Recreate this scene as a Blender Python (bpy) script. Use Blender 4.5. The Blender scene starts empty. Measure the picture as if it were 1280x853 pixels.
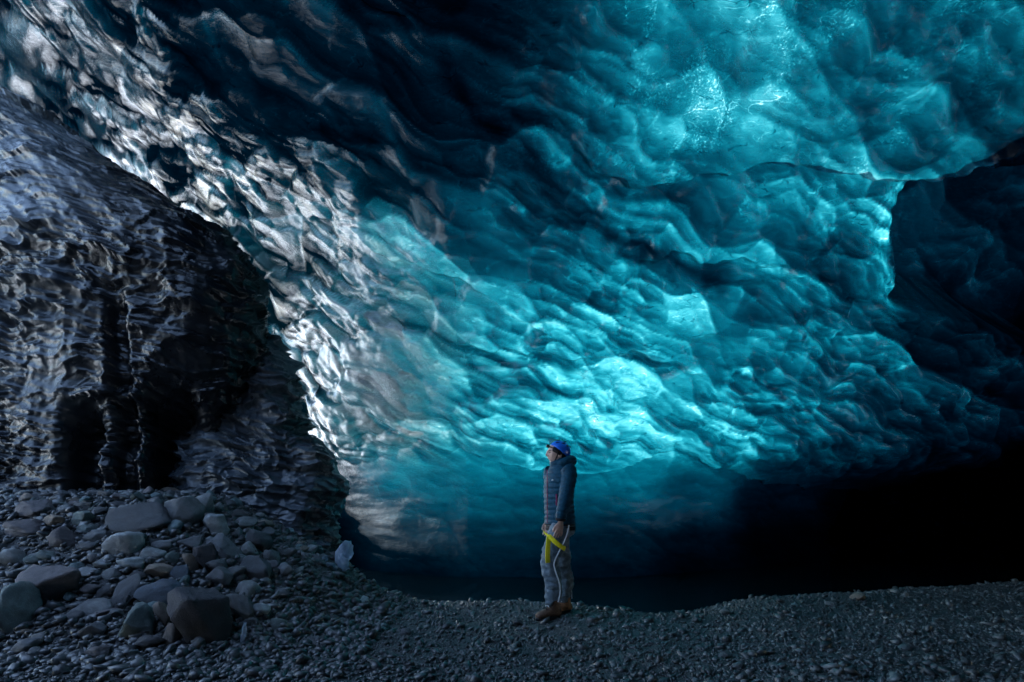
import bpy, bmesh, math, random
import numpy as np
from mathutils import Vector, Matrix, noise as mnoise

random.seed(7); RNG = np.random.default_rng(11)
scene = bpy.context.scene
COL = scene.collection
R = math.radians

# ------------------------------------------------------------------ camera
cam_data = bpy.data.cameras.new('camera'); cam = bpy.data.objects.new('camera', cam_data); COL.objects.link(cam)
cam.location = (0, 0, 1.15); cam.rotation_euler = (R(90), 0, 0)
cam_data.lens = 18; cam_data.sensor_width = 36; cam_data.shift_y = 0.155
cam_data.clip_start = 0.05; cam_data.clip_end = 6000
scene.camera = cam

# ------------------------------------------------------------------ sky, sun, exposure
SUN_EL, SUN_AZ = R(36), R(-18)                # azimuth from +Y towards +X
world = bpy.data.worlds.new('World'); scene.world = world; world.use_nodes = True
wn = world.node_tree.nodes; wl = world.node_tree.links; wn.clear()
sky = wn.new('ShaderNodeTexSky'); sky.sky_type = 'NISHITA'; sky.sun_disc = False
sky.sun_elevation = SUN_EL; sky.sun_rotation = SUN_AZ; sky.altitude = 300
bg = wn.new('ShaderNodeBackground'); bg.inputs['Strength'].default_value = 0.15
wo = wn.new('ShaderNodeOutputWorld')
wl.new(sky.outputs[0], bg.inputs[0]); wl.new(bg.outputs[0], wo.inputs[0])
sd = bpy.data.lights.new('sun', 'SUN'); sd.energy = 5.0; sd.angle = R(0.5); sd.color = (1.0, 0.985, 0.96)
sun = bpy.data.objects.new('sun', sd); COL.objects.link(sun)
to_sun = Vector((math.sin(SUN_AZ)*math.cos(SUN_EL), math.cos(SUN_AZ)*math.cos(SUN_EL), math.sin(SUN_EL)))
sun.rotation_euler = (-to_sun).to_track_quat('-Z', 'Y').to_euler(); sun.location = to_sun*40
scene.view_settings.view_transform = 'Standard'; scene.view_settings.look = 'None'
scene.view_settings.exposure = 3.2; scene.view_settings.gamma = 1.0; scene.view_settings.use_curve_mapping = False
scene.render.engine = 'CYCLES'
scene.cycles.use_denoising = True
scene.cycles.max_bounces = 8; scene.cycles.diffuse_bounces = 5; scene.cycles.glossy_bounces = 4
scene.cycles.transmission_bounces = 4
scene.cycles.sample_clamp_indirect = 6.0

# ------------------------------------------------------------------ helpers: numpy noise
def sst(a, b, v):
    t = np.clip((v-a)/(b-a), 0, 1); return t*t*(3-2*t)
def hsh(ix, iy, seed):
    h = (ix.astype(np.int64)*374761393 + iy.astype(np.int64)*668265263 + seed*1274126177) & 0xFFFFFFFF
    h = ((h ^ (h >> 13))*1274126177) & 0xFFFFFFFF
    h = ((h ^ (h >> 16))*2246822519) & 0xFFFFFFFF
    return ((h ^ (h >> 15)) & 0xFFFFFF)/float(0xFFFFFF)
def vnoise(x, y, seed=0):
    ix = np.floor(x); iy = np.floor(y); fx = x-ix; fy = y-iy
    u = fx*fx*fx*(fx*(fx*6-15)+10); v = fy*fy*fy*(fy*(fy*6-15)+10)
    def g(ox, oy):
        a = hsh(ix+ox, iy+oy, seed)*2*np.pi
        return np.cos(a)*(fx-ox)+np.sin(a)*(fy-oy)
    a = g(0, 0); b = g(1, 0); c = g(0, 1); d = g(1, 1)
    return 1.4*((a*(1-u)+b*u)*(1-v)+(c*(1-u)+d*u)*v)
def fbm(x, y, seed=0, octs=4):
    s = 0; a = 1; t = 0
    for i in range(octs):
        s = s+a*vnoise(x*2**i, y*2**i, seed+i*17); t += a; a *= .5
    return s/t
def cells(x, y, seed=0):
    """F1, F2, a random number of the nearest cell, offset to its centre"""
    ix = np.floor(x); iy = np.floor(y)
    f1 = np.full(x.shape, 9.0); f2 = f1.copy(); rid = np.zeros(x.shape); dx = rid.copy(); dy = rid.copy()
    for ox in (-1, 0, 1):
        for oy in (-1, 0, 1):
            cx = ix+ox; cy = iy+oy
            px = cx+.1+.8*hsh(cx, cy, seed)-x; py = cy+.1+.8*hsh(cx, cy, seed+5)-y
            d = np.sqrt(px*px+py*py); n = d < f1
            f2 = np.where(n, f1, np.minimum(f2, d))
            rid = np.where(n, hsh(cx, cy, seed+9), rid); dx = np.where(n, px, dx); dy = np.where(n, py, dy)
            f1 = np.where(n, d, f1)
    return f1, f2, rid, dx, dy
def shingle(x, y, seed, tilt=.5, cup=.8, step=.35):
    """overlapping scallops: every cell a tilted cup with its own height"""
    f1, f2, rid, dx, dy = cells(x, y, seed)
    a = rid*37.0
    h = cup*(f1*f1-.25) + tilt*(dx*np.cos(a)*.6+dy*(.8+.5*np.sin(a))) + step*(np.modf(rid*91.7)[0]-.5)
    return h
def scallop(x, y, seed, tilt=.5, cup=.8, step=.35, k=45.0):
    """overlapping melt scallops with rounded steps between them, and the shading painted on each (brighter towards its upper rim, with a rim highlight)"""
    ix = np.floor(x); iy = np.floor(y); D = []; near = np.full(x.shape, 9.0); sec = near.copy()
    for ox in (-1, 0, 1):
        for oy in (-1, 0, 1):
            cx = ix+ox; cy = iy+oy
            dx = cx+.1+.8*hsh(cx, cy, seed)-x; dy = cy+.1+.8*hsh(cx, cy, seed+5)-y; d = np.sqrt(dx*dx+dy*dy)
            D.append((dx, dy, d, hsh(cx, cy, seed+9))); sec = np.minimum(sec, np.maximum(near, d)); near = np.minimum(near, d)
    W = np.zeros_like(x); H = W.copy(); T = W.copy()
    for dx, dy, d, rid in D:
        w = np.exp(-k*(d-near)); a = rid*37.0; r2 = np.modf(rid*91.7)[0]; r3 = np.modf(rid*53.3)[0]; ca = np.cos(a); sa = np.sin(a)
        H += w*(cup*(d*d-.25)+tilt*(dx*ca*.6+dy*(.8+.5*sa))+step*(r2-.5))
        T += w*(1.3*(r3-.5)-1.3*np.clip(dy, -.6, .6)*(.4+.9*r2)+.5*np.clip(dx*sa, -.5, .5)+1.3*(d-near < .02)*np.exp(-((sec-near)/.06)**2)*sst(0, -.3, dy)*sst(.3, .7, r2)); W += w  # light-to-dark gradient and rim highlight painted per facet
    return H/W, T/W
def polyline_sd(x, s, P):
    """signed distance to a line (positive above it) and position along it"""
    best = np.full(x.shape, 1e9); sg = np.ones(x.shape); al = np.zeros(x.shape); P = np.array(P, float)
    for i in range(len(P)-1):
        a, b = P[i], P[i+1]; ab = b-a; L = ab@ab
        t = ((x-a[0])*ab[0]+(s-a[1])*ab[1])/L; tc = np.clip(t, 0, 1)
        d = np.hypot(x-a[0]-tc*ab[0], s-a[1]-tc*ab[1])
        c = ab[0]*(s-a[1])-ab[1]*(x-a[0])
        n = d < best
        best = np.where(n, d, best); sg = np.where(n, np.sign(c), sg); al = np.where(n, (i+t)/(len(P)-1), al)
    return best*sg, al

# ------------------------------------------------------------------ helpers: objects
def tag(o, label=None, cat=None, group=None, kind=None):
    if label: o['label'] = label
    if cat: o['category'] = cat
    if group: o['group'] = group
    if kind: o['kind'] = kind
    return o
def link(name, me, mat=None, parent=None, smooth=True):
    if mat and not me.materials: me.materials.append(mat)
    if smooth: me.polygons.foreach_set('use_smooth', np.ones(len(me.polygons), bool))
    o = bpy.data.objects.new(name, me); COL.objects.link(o)
    if parent: o.parent = parent
    return o
def empty(name, loc=(0, 0, 0)):
    o = bpy.data.objects.new(name, None); o.location = loc; o.empty_display_size = .1; COL.objects.link(o); return o
def np_mesh(name, co, quads=None, tris=None):
    me = bpy.data.meshes.new(name); me.vertices.add(len(co)); me.vertices.foreach_set('co', np.asarray(co, np.float32).ravel())
    f = quads if quads is not None else tris; k = f.shape[1]
    me.loops.add(f.size); me.loops.foreach_set('vertex_index', f.astype(np.int32).ravel())
    me.polygons.add(len(f)); me.polygons.foreach_set('loop_start', np.arange(len(f), dtype=np.int32)*k)
    me.update(calc_edges=True); me.validate(); return me
def grid_quads(nr, nc, wrap=False):
    i = np.arange(nr-1)[:, None]; j = np.arange(nc if wrap else nc-1)[None, :]; j2 = (j+1) % nc
    return np.stack([i*nc+j, i*nc+j2, (i+1)*nc+j2, (i+1)*nc+j], -1).reshape(-1, 4)
def set_attr(me, name, v):
    a = me.attributes.new(name, 'FLOAT', 'POINT'); a.data.foreach_set('value', np.asarray(v, np.float32).ravel())

class NT:
    """short-hand for a node material"""
    def __init__(s, name):
        s.m = bpy.data.materials.new(name); s.m.use_nodes = True; s.t = s.m.node_tree; s.t.nodes.clear()
        s.out = s.t.nodes.new('ShaderNodeOutputMaterial')
    def n(s, typ, **kw):
        n = s.t.nodes.new('ShaderNode'+typ)
        for k, v in kw.items():
            if k.startswith('i_'): s.put(n.inputs[int(k[2:]) if k[2:].isdigit() else k[2:].replace('_', ' ')], v)
            else: setattr(n, k, v)
        return n
    def put(s, sock, v):
        if isinstance(v, bpy.types.NodeSocket): s.t.links.new(v, sock)
        elif isinstance(v, bpy.types.Node): s.t.links.new(v.outputs[0], sock)
        else: sock.default_value = v
    def math(s, op, a, b=None, clamp=False):
        n = s.t.nodes.new('ShaderNodeMath'); n.operation = op; n.use_clamp = clamp
        s.put(n.inputs[0], a)
        if b is not None: s.put(n.inputs[1], b)
        return n.outputs[0]
    def ramp(s, fac, stops):
        n = s.t.nodes.new('ShaderNodeValToRGB'); s.put(n.inputs[0], fac); e = n.color_ramp.elements
        for i, (p, c) in enumerate(stops):
            el = e[i] if i < 2 else e.new(p)
            el.position = p; el.color = (*c, 1) if len(c) == 3 else c
        return n.outputs[0]
    def noise(s, scale, detail=4, rough=.55, dist=0, vec=None):
        n = s.t.nodes.new('ShaderNodeTexNoise'); n.inputs['Scale'].default_value = scale
        n.inputs['Detail'].default_value = detail; n.inputs['Roughness'].default_value = rough
        n.inputs['Distortion'].default_value = dist
        if vec is not None: s.put(n.inputs['Vector'], vec)
        return n.outputs[0]
    def coords(s): return s.n('TexCoord').outputs['Object']
    def mapping(s, scale, rot=(0, 0, 0)):
        m = s.n('Mapping'); s.put(m.inputs[0], s.coords()); m.inputs['Scale'].default_value = scale; m.inputs['Rotation'].default_value = rot
        return m.outputs[0]
    def bump(s, h, strength=.3, dist=.02, normal=None):
        b = s.n('Bump'); b.inputs['Strength'].default_value = strength; b.inputs['Distance'].default_value = dist; s.put(b.inputs['Height'], h)
        if normal is not None: s.put(b.inputs['Normal'], normal)
        return b.outputs[0]
    def done(s, shader):
        s.t.links.new(shader.outputs[0] if isinstance(shader, bpy.types.Node) else shader, s.out.inputs[0]); return s.m
def plain(name, color, rough=.7, spec=.3, noise_scale=40, vary=.25, bump=.15, bdist=.004, metallic=0):
    t = NT(name); v = t.coords(); nz = t.noise(noise_scale, 5, .6, 0, v)
    c = t.ramp(nz, [(.3, tuple(k*(1-vary) for k in color)), (.7, tuple(min(1, k*(1+vary)) for k in color))])
    p = t.n('BsdfPrincipled', i_Base_Color=c, i_Roughness=rough, i_Metallic=metallic, i_Normal=t.bump(nz, bump, bdist))
    p.inputs['Specular IOR Level'].default_value = spec
    return t.done(p)

# ------------------------------------------------------------------ materials of the ice and the ground
def ice_material(name):
    t = NT(name)
    glow_thick = t.n('Attribute', attribute_name='glow_thickness').outputs['Fac']  # painted bright and dark zones of the vault
    frost = t.n('Attribute', attribute_name='frost').outputs['Fac']
    smooth = t.n('Attribute', attribute_name='smoothness').outputs['Fac']
    flow = t.mapping((1.0, 2.4, 2.4), (0, R(28), 0))
    n1 = t.noise(1.6, 6, .62, .9, flow); n2 = t.noise(7, 6, .65, 1.2, flow); n3 = t.noise(60, 3, .6, 0, t.coords())
    v1 = t.n('TexVoronoi', feature='DISTANCE_TO_EDGE'); t.put(v1.inputs['Vector'], flow); v1.inputs['Scale'].default_value = 3.2
    # length of the light's way through the ice: thicker and thinner layers, silt veils
    d = t.math('MULTIPLY', t.math('SUBTRACT', n1, .5), 3.0)
    d = t.math('ADD', d, t.math('MULTIPLY', t.math('SUBTRACT', n2, .5), 3.5))
    crys = t.n('Attribute', attribute_name='crystals').outputs['Fac']
    fine = t.ramp(t.noise(48, 4, .7, .4, t.coords()), [(.50, (0, 0, 0)), (.68, (1, 1, 1))]); where = t.ramp(t.noise(1.5, 4, .6, .6, t.mapping((2.2, 1, 1))), [(.47, (0, 0, 0)), (.6, (1, 1, 1))])
    d = t.math('SUBTRACT', d, t.math('MULTIPLY', t.math('MULTIPLY', fine, where), t.math('MULTIPLY', crys, 4.5)))     # nests of clear crystals
    # healed fractures: thin clear planes that catch the light, and thin silt seams
    wv = t.n('VectorMath', operation='ADD'); t.put(wv.inputs[0], flow); nc = t.n('TexNoise'); nc.inputs['Scale'].default_value = 1.8; nc.inputs['Detail'].default_value = 4; t.put(nc.inputs['Vector'], flow)
    sc = t.n('VectorMath', operation='SCALE'); t.put(sc.inputs[0], nc.outputs['Color']); sc.inputs['Scale'].default_value = .55; t.put(wv.inputs[1], sc.outputs[0])
    for vs, wdt, amt, lo, hi_ in ((1.7, .016, -2.6, .52, .60), (3.6, .02, -2.2, .50, .58), (2.6, .03, 3.5, .55, .63)):
        ve = t.n('TexVoronoi', feature='DISTANCE_TO_EDGE'); ve.inputs['Scale'].default_value = vs; t.put(ve.inputs['Vector'], wv.outputs[0])
        ln = t.ramp(ve.outputs['Distance'], [(0.0, (1, 1, 1)), (wdt, (0, 0, 0))]); msk = t.ramp(t.noise(1.3*vs, 3, .6, .3, flow), [(lo, (0, 0, 0)), (hi_, (1, 1, 1))])
        d = t.math('ADD', d, t.math('MULTIPLY', t.math('MULTIPLY', ln, msk), t.math('MULTIPLY', t.math('SUBTRACT', 1.0, t.math('MULTIPLY', smooth, .7)), amt)))
    th = t.math('MAXIMUM', t.math('ADD', glow_thick, d), .2)
    bub = t.n('Attribute', attribute_name='bubbles').outputs['Fac']      # ice full of air bubbles is white, not blue
    cols = [t.math('MULTIPLY', t.math('EXPONENT', t.math('MULTIPLY', th, t.math('ADD', -k, t.math('MULTIPLY', bub, kb)))), .125) for k, kb in ((1.0, .56), (.340, .025), (.288, .0))]
    cc = t.n('CombineColor'); [t.put(cc.inputs[i], cols[i]) for i in range(3)]
    # relief finer than the mesh
    rough_h = t.math('ADD', t.math('MULTIPLY', n2, 1.0), t.math('MULTIPLY', t.noise(22, 5, .6, .8, flow), .35))
    b = t.n('Bump'); b.inputs['Distance'].default_value = .05; t.put(b.inputs['Height'], rough_h)
    t.put(b.inputs['Strength'], t.math('SUBTRACT', .75, t.math('MULTIPLY', smooth, .6)))
    nb = b.outputs[0]
    # light spreads inside the ice: its shading follows the bulk of the wall more than the skin
    bnm = t.n('Attribute', attribute_name='bulk_normal').outputs['Vector']
    mixn = t.n('Mix', data_type='VECTOR'); mixn.inputs[0].default_value = .68; t.put(mixn.inputs[4], nb); t.put(mixn.inputs[5], bnm)
    nrm = t.n('VectorMath', operation='NORMALIZE'); t.put(nrm.inputs[0], mixn.outputs[1])
    trans = t.n('BsdfTranslucent', i_Color=cc.outputs[0], i_Normal=nrm.outputs[0])
    b2 = t.n('Bump'); b2.inputs['Distance'].default_value = .02; t.put(b2.inputs['Height'], rough_h); b2.inputs['Strength'].default_value = .5; ng = b2.outputs[0]
    fcol = t.ramp(n2, [(.3, (.17, .235, .28)), (.7, (.46, .57, .65))])
    diff = t.n('BsdfDiffuse', i_Color=fcol, i_Normal=nb)
    # frost in grains and streaks
    grain = t.ramp(n3, [(.52, (0, 0, 0)), (.66, (1, 1, 1))])
    patch = t.ramp(t.noise(1.1, 4, .6, .5, flow), [(.46, (0, 0, 0)), (.62, (1, 1, 1))])
    ff = t.math('ADD', t.math('MULTIPLY', frost, t.math('ADD', .5, n2)), t.math('MULTIPLY', t.math('MULTIPLY', grain, patch), t.math('MULTIPLY', frost, 1.5)), True)
    body = t.n('MixShader', i_0=ff, i_1=trans, i_2=diff)
    fr = t.n('Fresnel', i_IOR=1.65, i_Normal=ng)
    gl = t.n('BsdfGlossy', i_Roughness=t.math('ADD', t.math('ADD', .03, t.math('MULTIPLY', n1, .18)), t.math('MULTIPLY', frost, .35)), i_Normal=ng)
    silt = t.math('SUBTRACT', 1.0, t.math('MULTIPLY', t.n('MapRange', i_0=glow_thick, i_1=11.0, i_2=16.0), 1.0))      # reflections faded where the ice is set dark, as in silty ice
    return t.done(t.n('MixShader', i_0=t.math('MULTIPLY', fr, silt), i_1=body, i_2=gl))
ICE = ice_material('blue glacier ice')

def black_ice_material():
    t = NT('black silty ice'); v = t.coords()
    fr = t.n('Attribute', attribute_name='frost').outputs['Fac']
    n1 = t.noise(2.2, 6, .6, .6, v); n2 = t.noise(26, 5, .6, .5, v); n3 = t.noise(140, 2, .5, 0, v)
    c = t.ramp(t.math('ADD', t.math('MULTIPLY', fr, .7), t.math('MULTIPLY', n1, .35)),
               [(.15, (.006, .009, .013)), (.45, (.02, .028, .036)), (1.0, (.19, .24, .29))])
    h = t.math('ADD', n2, t.math('MULTIPLY', n3, .35))
    p = t.n('BsdfPrincipled', i_Base_Color=c, i_Roughness=t.ramp(n1, [(.35, (.10,)*3), (.62, (.42,)*3)]), i_Normal=t.bump(h, .4, .015))
    p.inputs['IOR'].default_value = 1.4; p.inputs['Specular IOR Level'].default_value = .5
    p.inputs['Coat Weight'].default_value = .25; p.inputs['Coat Roughness'].default_value = .06; p.inputs['Coat IOR'].default_value = 1.5
    return t.done(p)
BLACK_ICE = black_ice_material()

def clear_ice_material(name, tint=(.75, .85, .95), frost=.35):
    t = NT(name); v = t.coords(); n1 = t.noise(9, 6, .6, .6, v); n2 = t.noise(60, 4, .6, 0, v)
    nb = t.bump(t.math('ADD', n1, t.math('MULTIPLY', n2, .4)), .5, .02)
    g = t.n('BsdfGlass', i_Color=(*tint, 1), i_Roughness=.12, i_IOR=1.31, i_Normal=nb)
    tr = t.n('BsdfTranslucent', i_Color=(*tint, 1), i_Normal=nb); di = t.n('BsdfDiffuse', i_Color=(*tint, 1), i_Normal=nb)
    fr = t.n('MixShader', i_0=.5, i_1=tr, i_2=di)
    return t.done(t.n('MixShader', i_0=t.math('MULTIPLY', t.math('ADD', n1, .0), frost*2), i_1=g, i_2=fr))

def ground_material():
    t = NT('dark volcanic sand and gravel'); v = t.coords()
    n1 = t.noise(1.3, 5, .6, .3, v); n2 = t.noise(55, 6, .7, 0, v); n3 = t.noise(11, 5, .6, 0, v)
    c = t.ramp(t.math('ADD', t.math('MULTIPLY', n2, .7), t.math('MULTIPLY', n1, .3)), [(.3, (.022, .025, .026)), (.7, (.11, .12, .122))])
    p = t.n('BsdfPrincipled', i_Base_Color=c, i_Roughness=t.ramp(n1, [(.35, (.35,)*3), (.65, (.8,)*3)]),
            i_Normal=t.bump(t.math('ADD', n2, n3), .9, .03))
    return t.done(p)
GROUND = ground_material()

TONES = {'grey': (.15, .16, .165), 'dark': (.062, .068, .074), 'black': (.036, .036, .042), 'pale': (.25, .27, .275), 'purple': (.122, .112, .116),
         'green': (.115, .15, .145), 'tan': (.20, .165, .135), 'slate': (.095, .102, .11), 'blue': (.075, .10, .13), 'teal': (.12, .18, .19)}
def stone_material(tone, c):
    t = NT('stone '+tone); v = t.coords(); n1 = t.noise(4, 6, .65, .4, v); n2 = t.noise(70, 5, .7, 0, v); n3 = t.noise(260, 2, .5, 0, v)
    rnd = t.n('ObjectInfo').outputs['Random']
    f = t.math('ADD', t.math('MULTIPLY', n1, .55), t.math('MULTIPLY', n2, .45))
    col = t.ramp(f, [(.28, tuple(k*.45 for k in c)), (.5, c), (.72, tuple(min(1, k*1.9) for k in c))])
    g = t.math('ADD', .75, t.math('MULTIPLY', rnd, .5)); vm = t.n('VectorMath', operation='SCALE'); t.put(vm.inputs[0], col); t.put(vm.inputs['Scale'], g)
    sp = t.ramp(n3, [(.66, (0, 0, 0)), (.72, (1, 1, 1))])
    mx = t.n('Mix', data_type='RGBA'); t.put(mx.inputs[0], t.math('MULTIPLY', sp, .35)); t.put(mx.inputs[6], vm.outputs[0]); mx.inputs[7].default_value = (.4, .42, .43, 1)
    p = t.n('BsdfPrincipled', i_Base_Color=mx.outputs[2], i_Roughness=t.ramp(n1, [(.3, (.45,)*3), (.7, (.85,)*3)]),
            i_Normal=t.bump(t.math('ADD', t.math('MULTIPLY', n1, 1.5), t.math('MULTIPLY', n2, 1.3)), .9, .03))
    return t.done(p)
STONE = {k: stone_material(k, tuple(1.8*q for q in c)) for k, c in TONES.items()}

# ------------------------------------------------------------------ the cave vault: an arch (Y, z) swept along x, displaced by scallops
PROFILE = np.array([(9.3, -1.2), (9.3, -.2), (9.35, .6), (9.2, 1.25), (8.8, 1.7), (8.2, 2.2), (7.7, 3.0), (7.0, 4.0), (6.2, 4.75), (5.2, 5.3),
                    (4.0, 5.7), (2.5, 6.0), (.5, 6.2), (-2, 5.9), (-4.5, 4.6), (-6, 2.5), (-6.5, -.8)])
def catmull(P, n=80):
    Q = np.vstack([2*P[0]-P[1], P, 2*P[-1]-P[-2]]); out = []; t = np.linspace(0, 1, n, endpoint=False)[:, None]
    for i in range(len(P)-1):
        a, b, c, d = Q[i:i+4]
        out.append(.5*(2*b+(c-a)*t+(2*a-5*b+4*c-d)*t**2+(3*b-3*c+d-a)*t**3))
    return np.vstack(out+[P[-1:]])
ARC = catmull(PROFILE); ARC_L = np.concatenate([[0], np.cumsum(np.hypot(*np.diff(ARC, axis=0).T))])
def vault(x, s):
    Y = np.interp(s, ARC_L, ARC[:, 0]); z = np.interp(s, ARC_L, ARC[:, 1])
    l = np.maximum(0, -x-.8)
    z = z*np.where(z > 0, 1+.06*l*sst(.5, 3, z), 1); Y = Y*(1+.02*l+.016*l*l)
    r = np.maximum(0, x-1.6); r = r*r/(r+1.0); low = 1-sst(1.3, 2.3, z)
    Y = Y+low*np.where(Y > 5, 1, 0)*.55*np.minimum(r, 6)
    z = z-np.clip(x-2, 0, 8)*.055*sst(1.0, 2.5, z)
    k = np.sqrt(np.clip(1-(np.maximum(0, np.maximum(x-11, -9.5-x))/3.0)**2, 0, 1))
    return 2+(Y-2)*k, 1+(z-1)*k
# vault glow and darkness painted as depth of ice: (along, up the arc, depth)
GLOW_THICKNESS = [(-6.69, 9.35, 5.3), (-4.65, 8.87, 8.2), (-2.85, 8.68, 10.3), (-1.44, 8.73, 13.4), (-0.3, 8.82, 17.0), (0.81, 8.82, 11.5), (1.68, 8.82, 4.2), (2.25, 8.84, 4.7), (2.97, 8.87, 5.3), (3.66, 8.9, 8.2), (4.38, 8.93, 7.4), (-5.91, 8.62, 5.9), (-3.21, 8.15, 9.7), (-1.62, 8.18, 11.3), (-0.33, 8.29, 16.2), (0.48, 8.29, 10.9), (1.29, 8.29, 6.3), (2.1, 8.29, 5.9), (2.88, 8.34, 5.3), (3.66, 8.37, 6.6), (4.44, 8.4, 8.7), (4.98, 8.43, 9.2), (-4.62, 7.62, 7.4), (-2.64, 7.43, 9.2), (-1.29, 7.51, 11.8), (-0.36, 7.59, 14.0), (0.54, 7.59, 11.5), (1.26, 7.59, 5.3), (2.01, 7.59, 4.2), (2.88, 7.65, 5.0), (3.75, 7.68, 5.9), (4.53, 7.73, 9.2), (5.4, 7.76, 12.3), (-3.78, 6.76, 6.6), (-2.4, 6.7, 5.3), (-1.23, 6.79, 5.9), (-0.39, 6.87, 7.8), (0.6, 6.87, 9.7), (1.59, 6.87, 7.8), (2.58, 6.9, 4.7), (3.57, 6.95, 4.7), (4.35, 6.98, 6.6), (5.19, 7.04, 14.6), (6.03, 7.09, 17.0), (-2.94, 6.01, 4.2), (-1.8, 6.03, 4.7), (-0.87, 6.14, 4.7), (0.12, 6.17, 4.2), (1.2, 6.17, 4.7), (2.25, 6.17, 5.3), (3.33, 6.23, 5.3), (4.38, 6.28, 7.0), (5.4, 6.37, 13.1), (6.51, 6.42, 17.0), (-2.52, 5.25, 3.2), (-1.41, 5.31, 4.2), (-0.45, 5.39, 3.2), (0.69, 5.39, 2.5), (1.83, 5.39, 2.5), (2.97, 5.45, 4.2), (4.11, 5.53, 6.6), (5.22, 5.59, 8.7), (6.33, 5.64, 12.7), (7.11, 5.67, 17.6), (-2.22, 4.45, 3.2), (-0.99, 4.53, 3.2), (0.12, 4.56, 2.5), (1.35, 4.56, 1.8), (2.55, 4.59, 2.8), (3.78, 4.67, 5.3), (4.95, 4.73, 7.8), (6.15, 4.78, 10.9), (7.32, 4.86, 15.5), (-2.85, 3.81, 3.7), (-1.59, 3.83, 3.2), (-0.51, 3.89, 3.2), (0.78, 3.89, 2.3), (2.04, 3.89, 1.6), (3.3, 3.97, 2.8), (4.56, 4.06, 7.0), (5.79, 4.11, 10.3), (7.02, 4.2, 14.6), (-3.09, 3.11, 4.7), (-2.01, 3.11, 4.7), (-0.54, 3.17, 4.2), (0.81, 3.17, 3.2), (2.19, 3.17, 4.2), (3.66, 3.28, 5.9), (5.16, 3.39, 12.3), (6.54, 3.5, 19.2), (8.49, 3.64, 21.4), (-3.33, 2.39, 7.4), (-2.49, 2.42, 6.6), (-0.57, 2.42, 6.6), (1.74, 2.42, 5.3), (3.78, 2.44, 7.4), (5.52, 2.44, 16.2), (8.97, 2.5, 21.8), (-3.39, 1.41, 10.3), (-2.52, 1.47, 9.2), (-0.57, 1.52, 8.2), (1.74, 1.52, 9.2), (3.84, 1.47, 13.4), (5.61, 1.36, 20.5), (9.06, 1.25, 21.8), (-2.16, 0.72, 14.0), (-0.3, 0.8, 11.5), (1.74, 0.8, 12.7), (3.81, 0.66, 17.6), (6.6, 0.41, 21.8)]
CRACKS = [([(-0.72, 8.62), (-0.33, 8.01), (0.09, 7.68), (1.2, 6.81), (2.46, 6.28), (3.18, 6.01)], 5.5, 0.11), ([(2.94, 5.12), (3.87, 4.75), (4.89, 4.2)], 5, 0.06), ([(-3.12, 8.29), (-2.46, 7.81), (-1.5, 7.48), (-0.81, 6.79), (0.66, 6.17)], 3, 0.16), ([(-2.01, 5.62), (-0.48, 5.17), (0.99, 4.42)], 3.5, 0.07)]
LEDGES = [([(0.72, 7.7), (1.32, 7.37), (2.04, 7.45), (2.79, 7.62), (3.63, 7.56), (4.59, 7.51), (5.04, 7.65), (5.61, 7.9)], 0.12, 0.5, 0.7),
          ([(1.47, 6.37), (2.28, 6.51), (3.36, 6.45), (4.26, 6.28), (5.19, 6.03)], 0.09, 0.35, 0.5),
          ([(-1.35, 3.53), (0.0, 3.25), (1.38, 2.97), (2.76, 3.61), (4.29, 3.11), (6.21, 2.89), (11.61, 2.89)], 0.09, 0.4, 0.8),
          ([(-0.93, 5.25), (0.48, 5.12), (1.89, 5.17), (3.12, 4.86)], 0.06, 0.3, 0.4),
          ([(-3.6, 7.04), (-2.4, 6.7), (-1.29, 6.31), (-0.21, 5.95), (0.69, 5.39)], 0.06, 0.4, 0.5)]
VOID_EDGE = [(4.62, 7.48), (4.74, 6.81), (5.19, 6.03), (6.0, 5.84), (7.38, 5.59)]
OFF = 3.2
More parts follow.
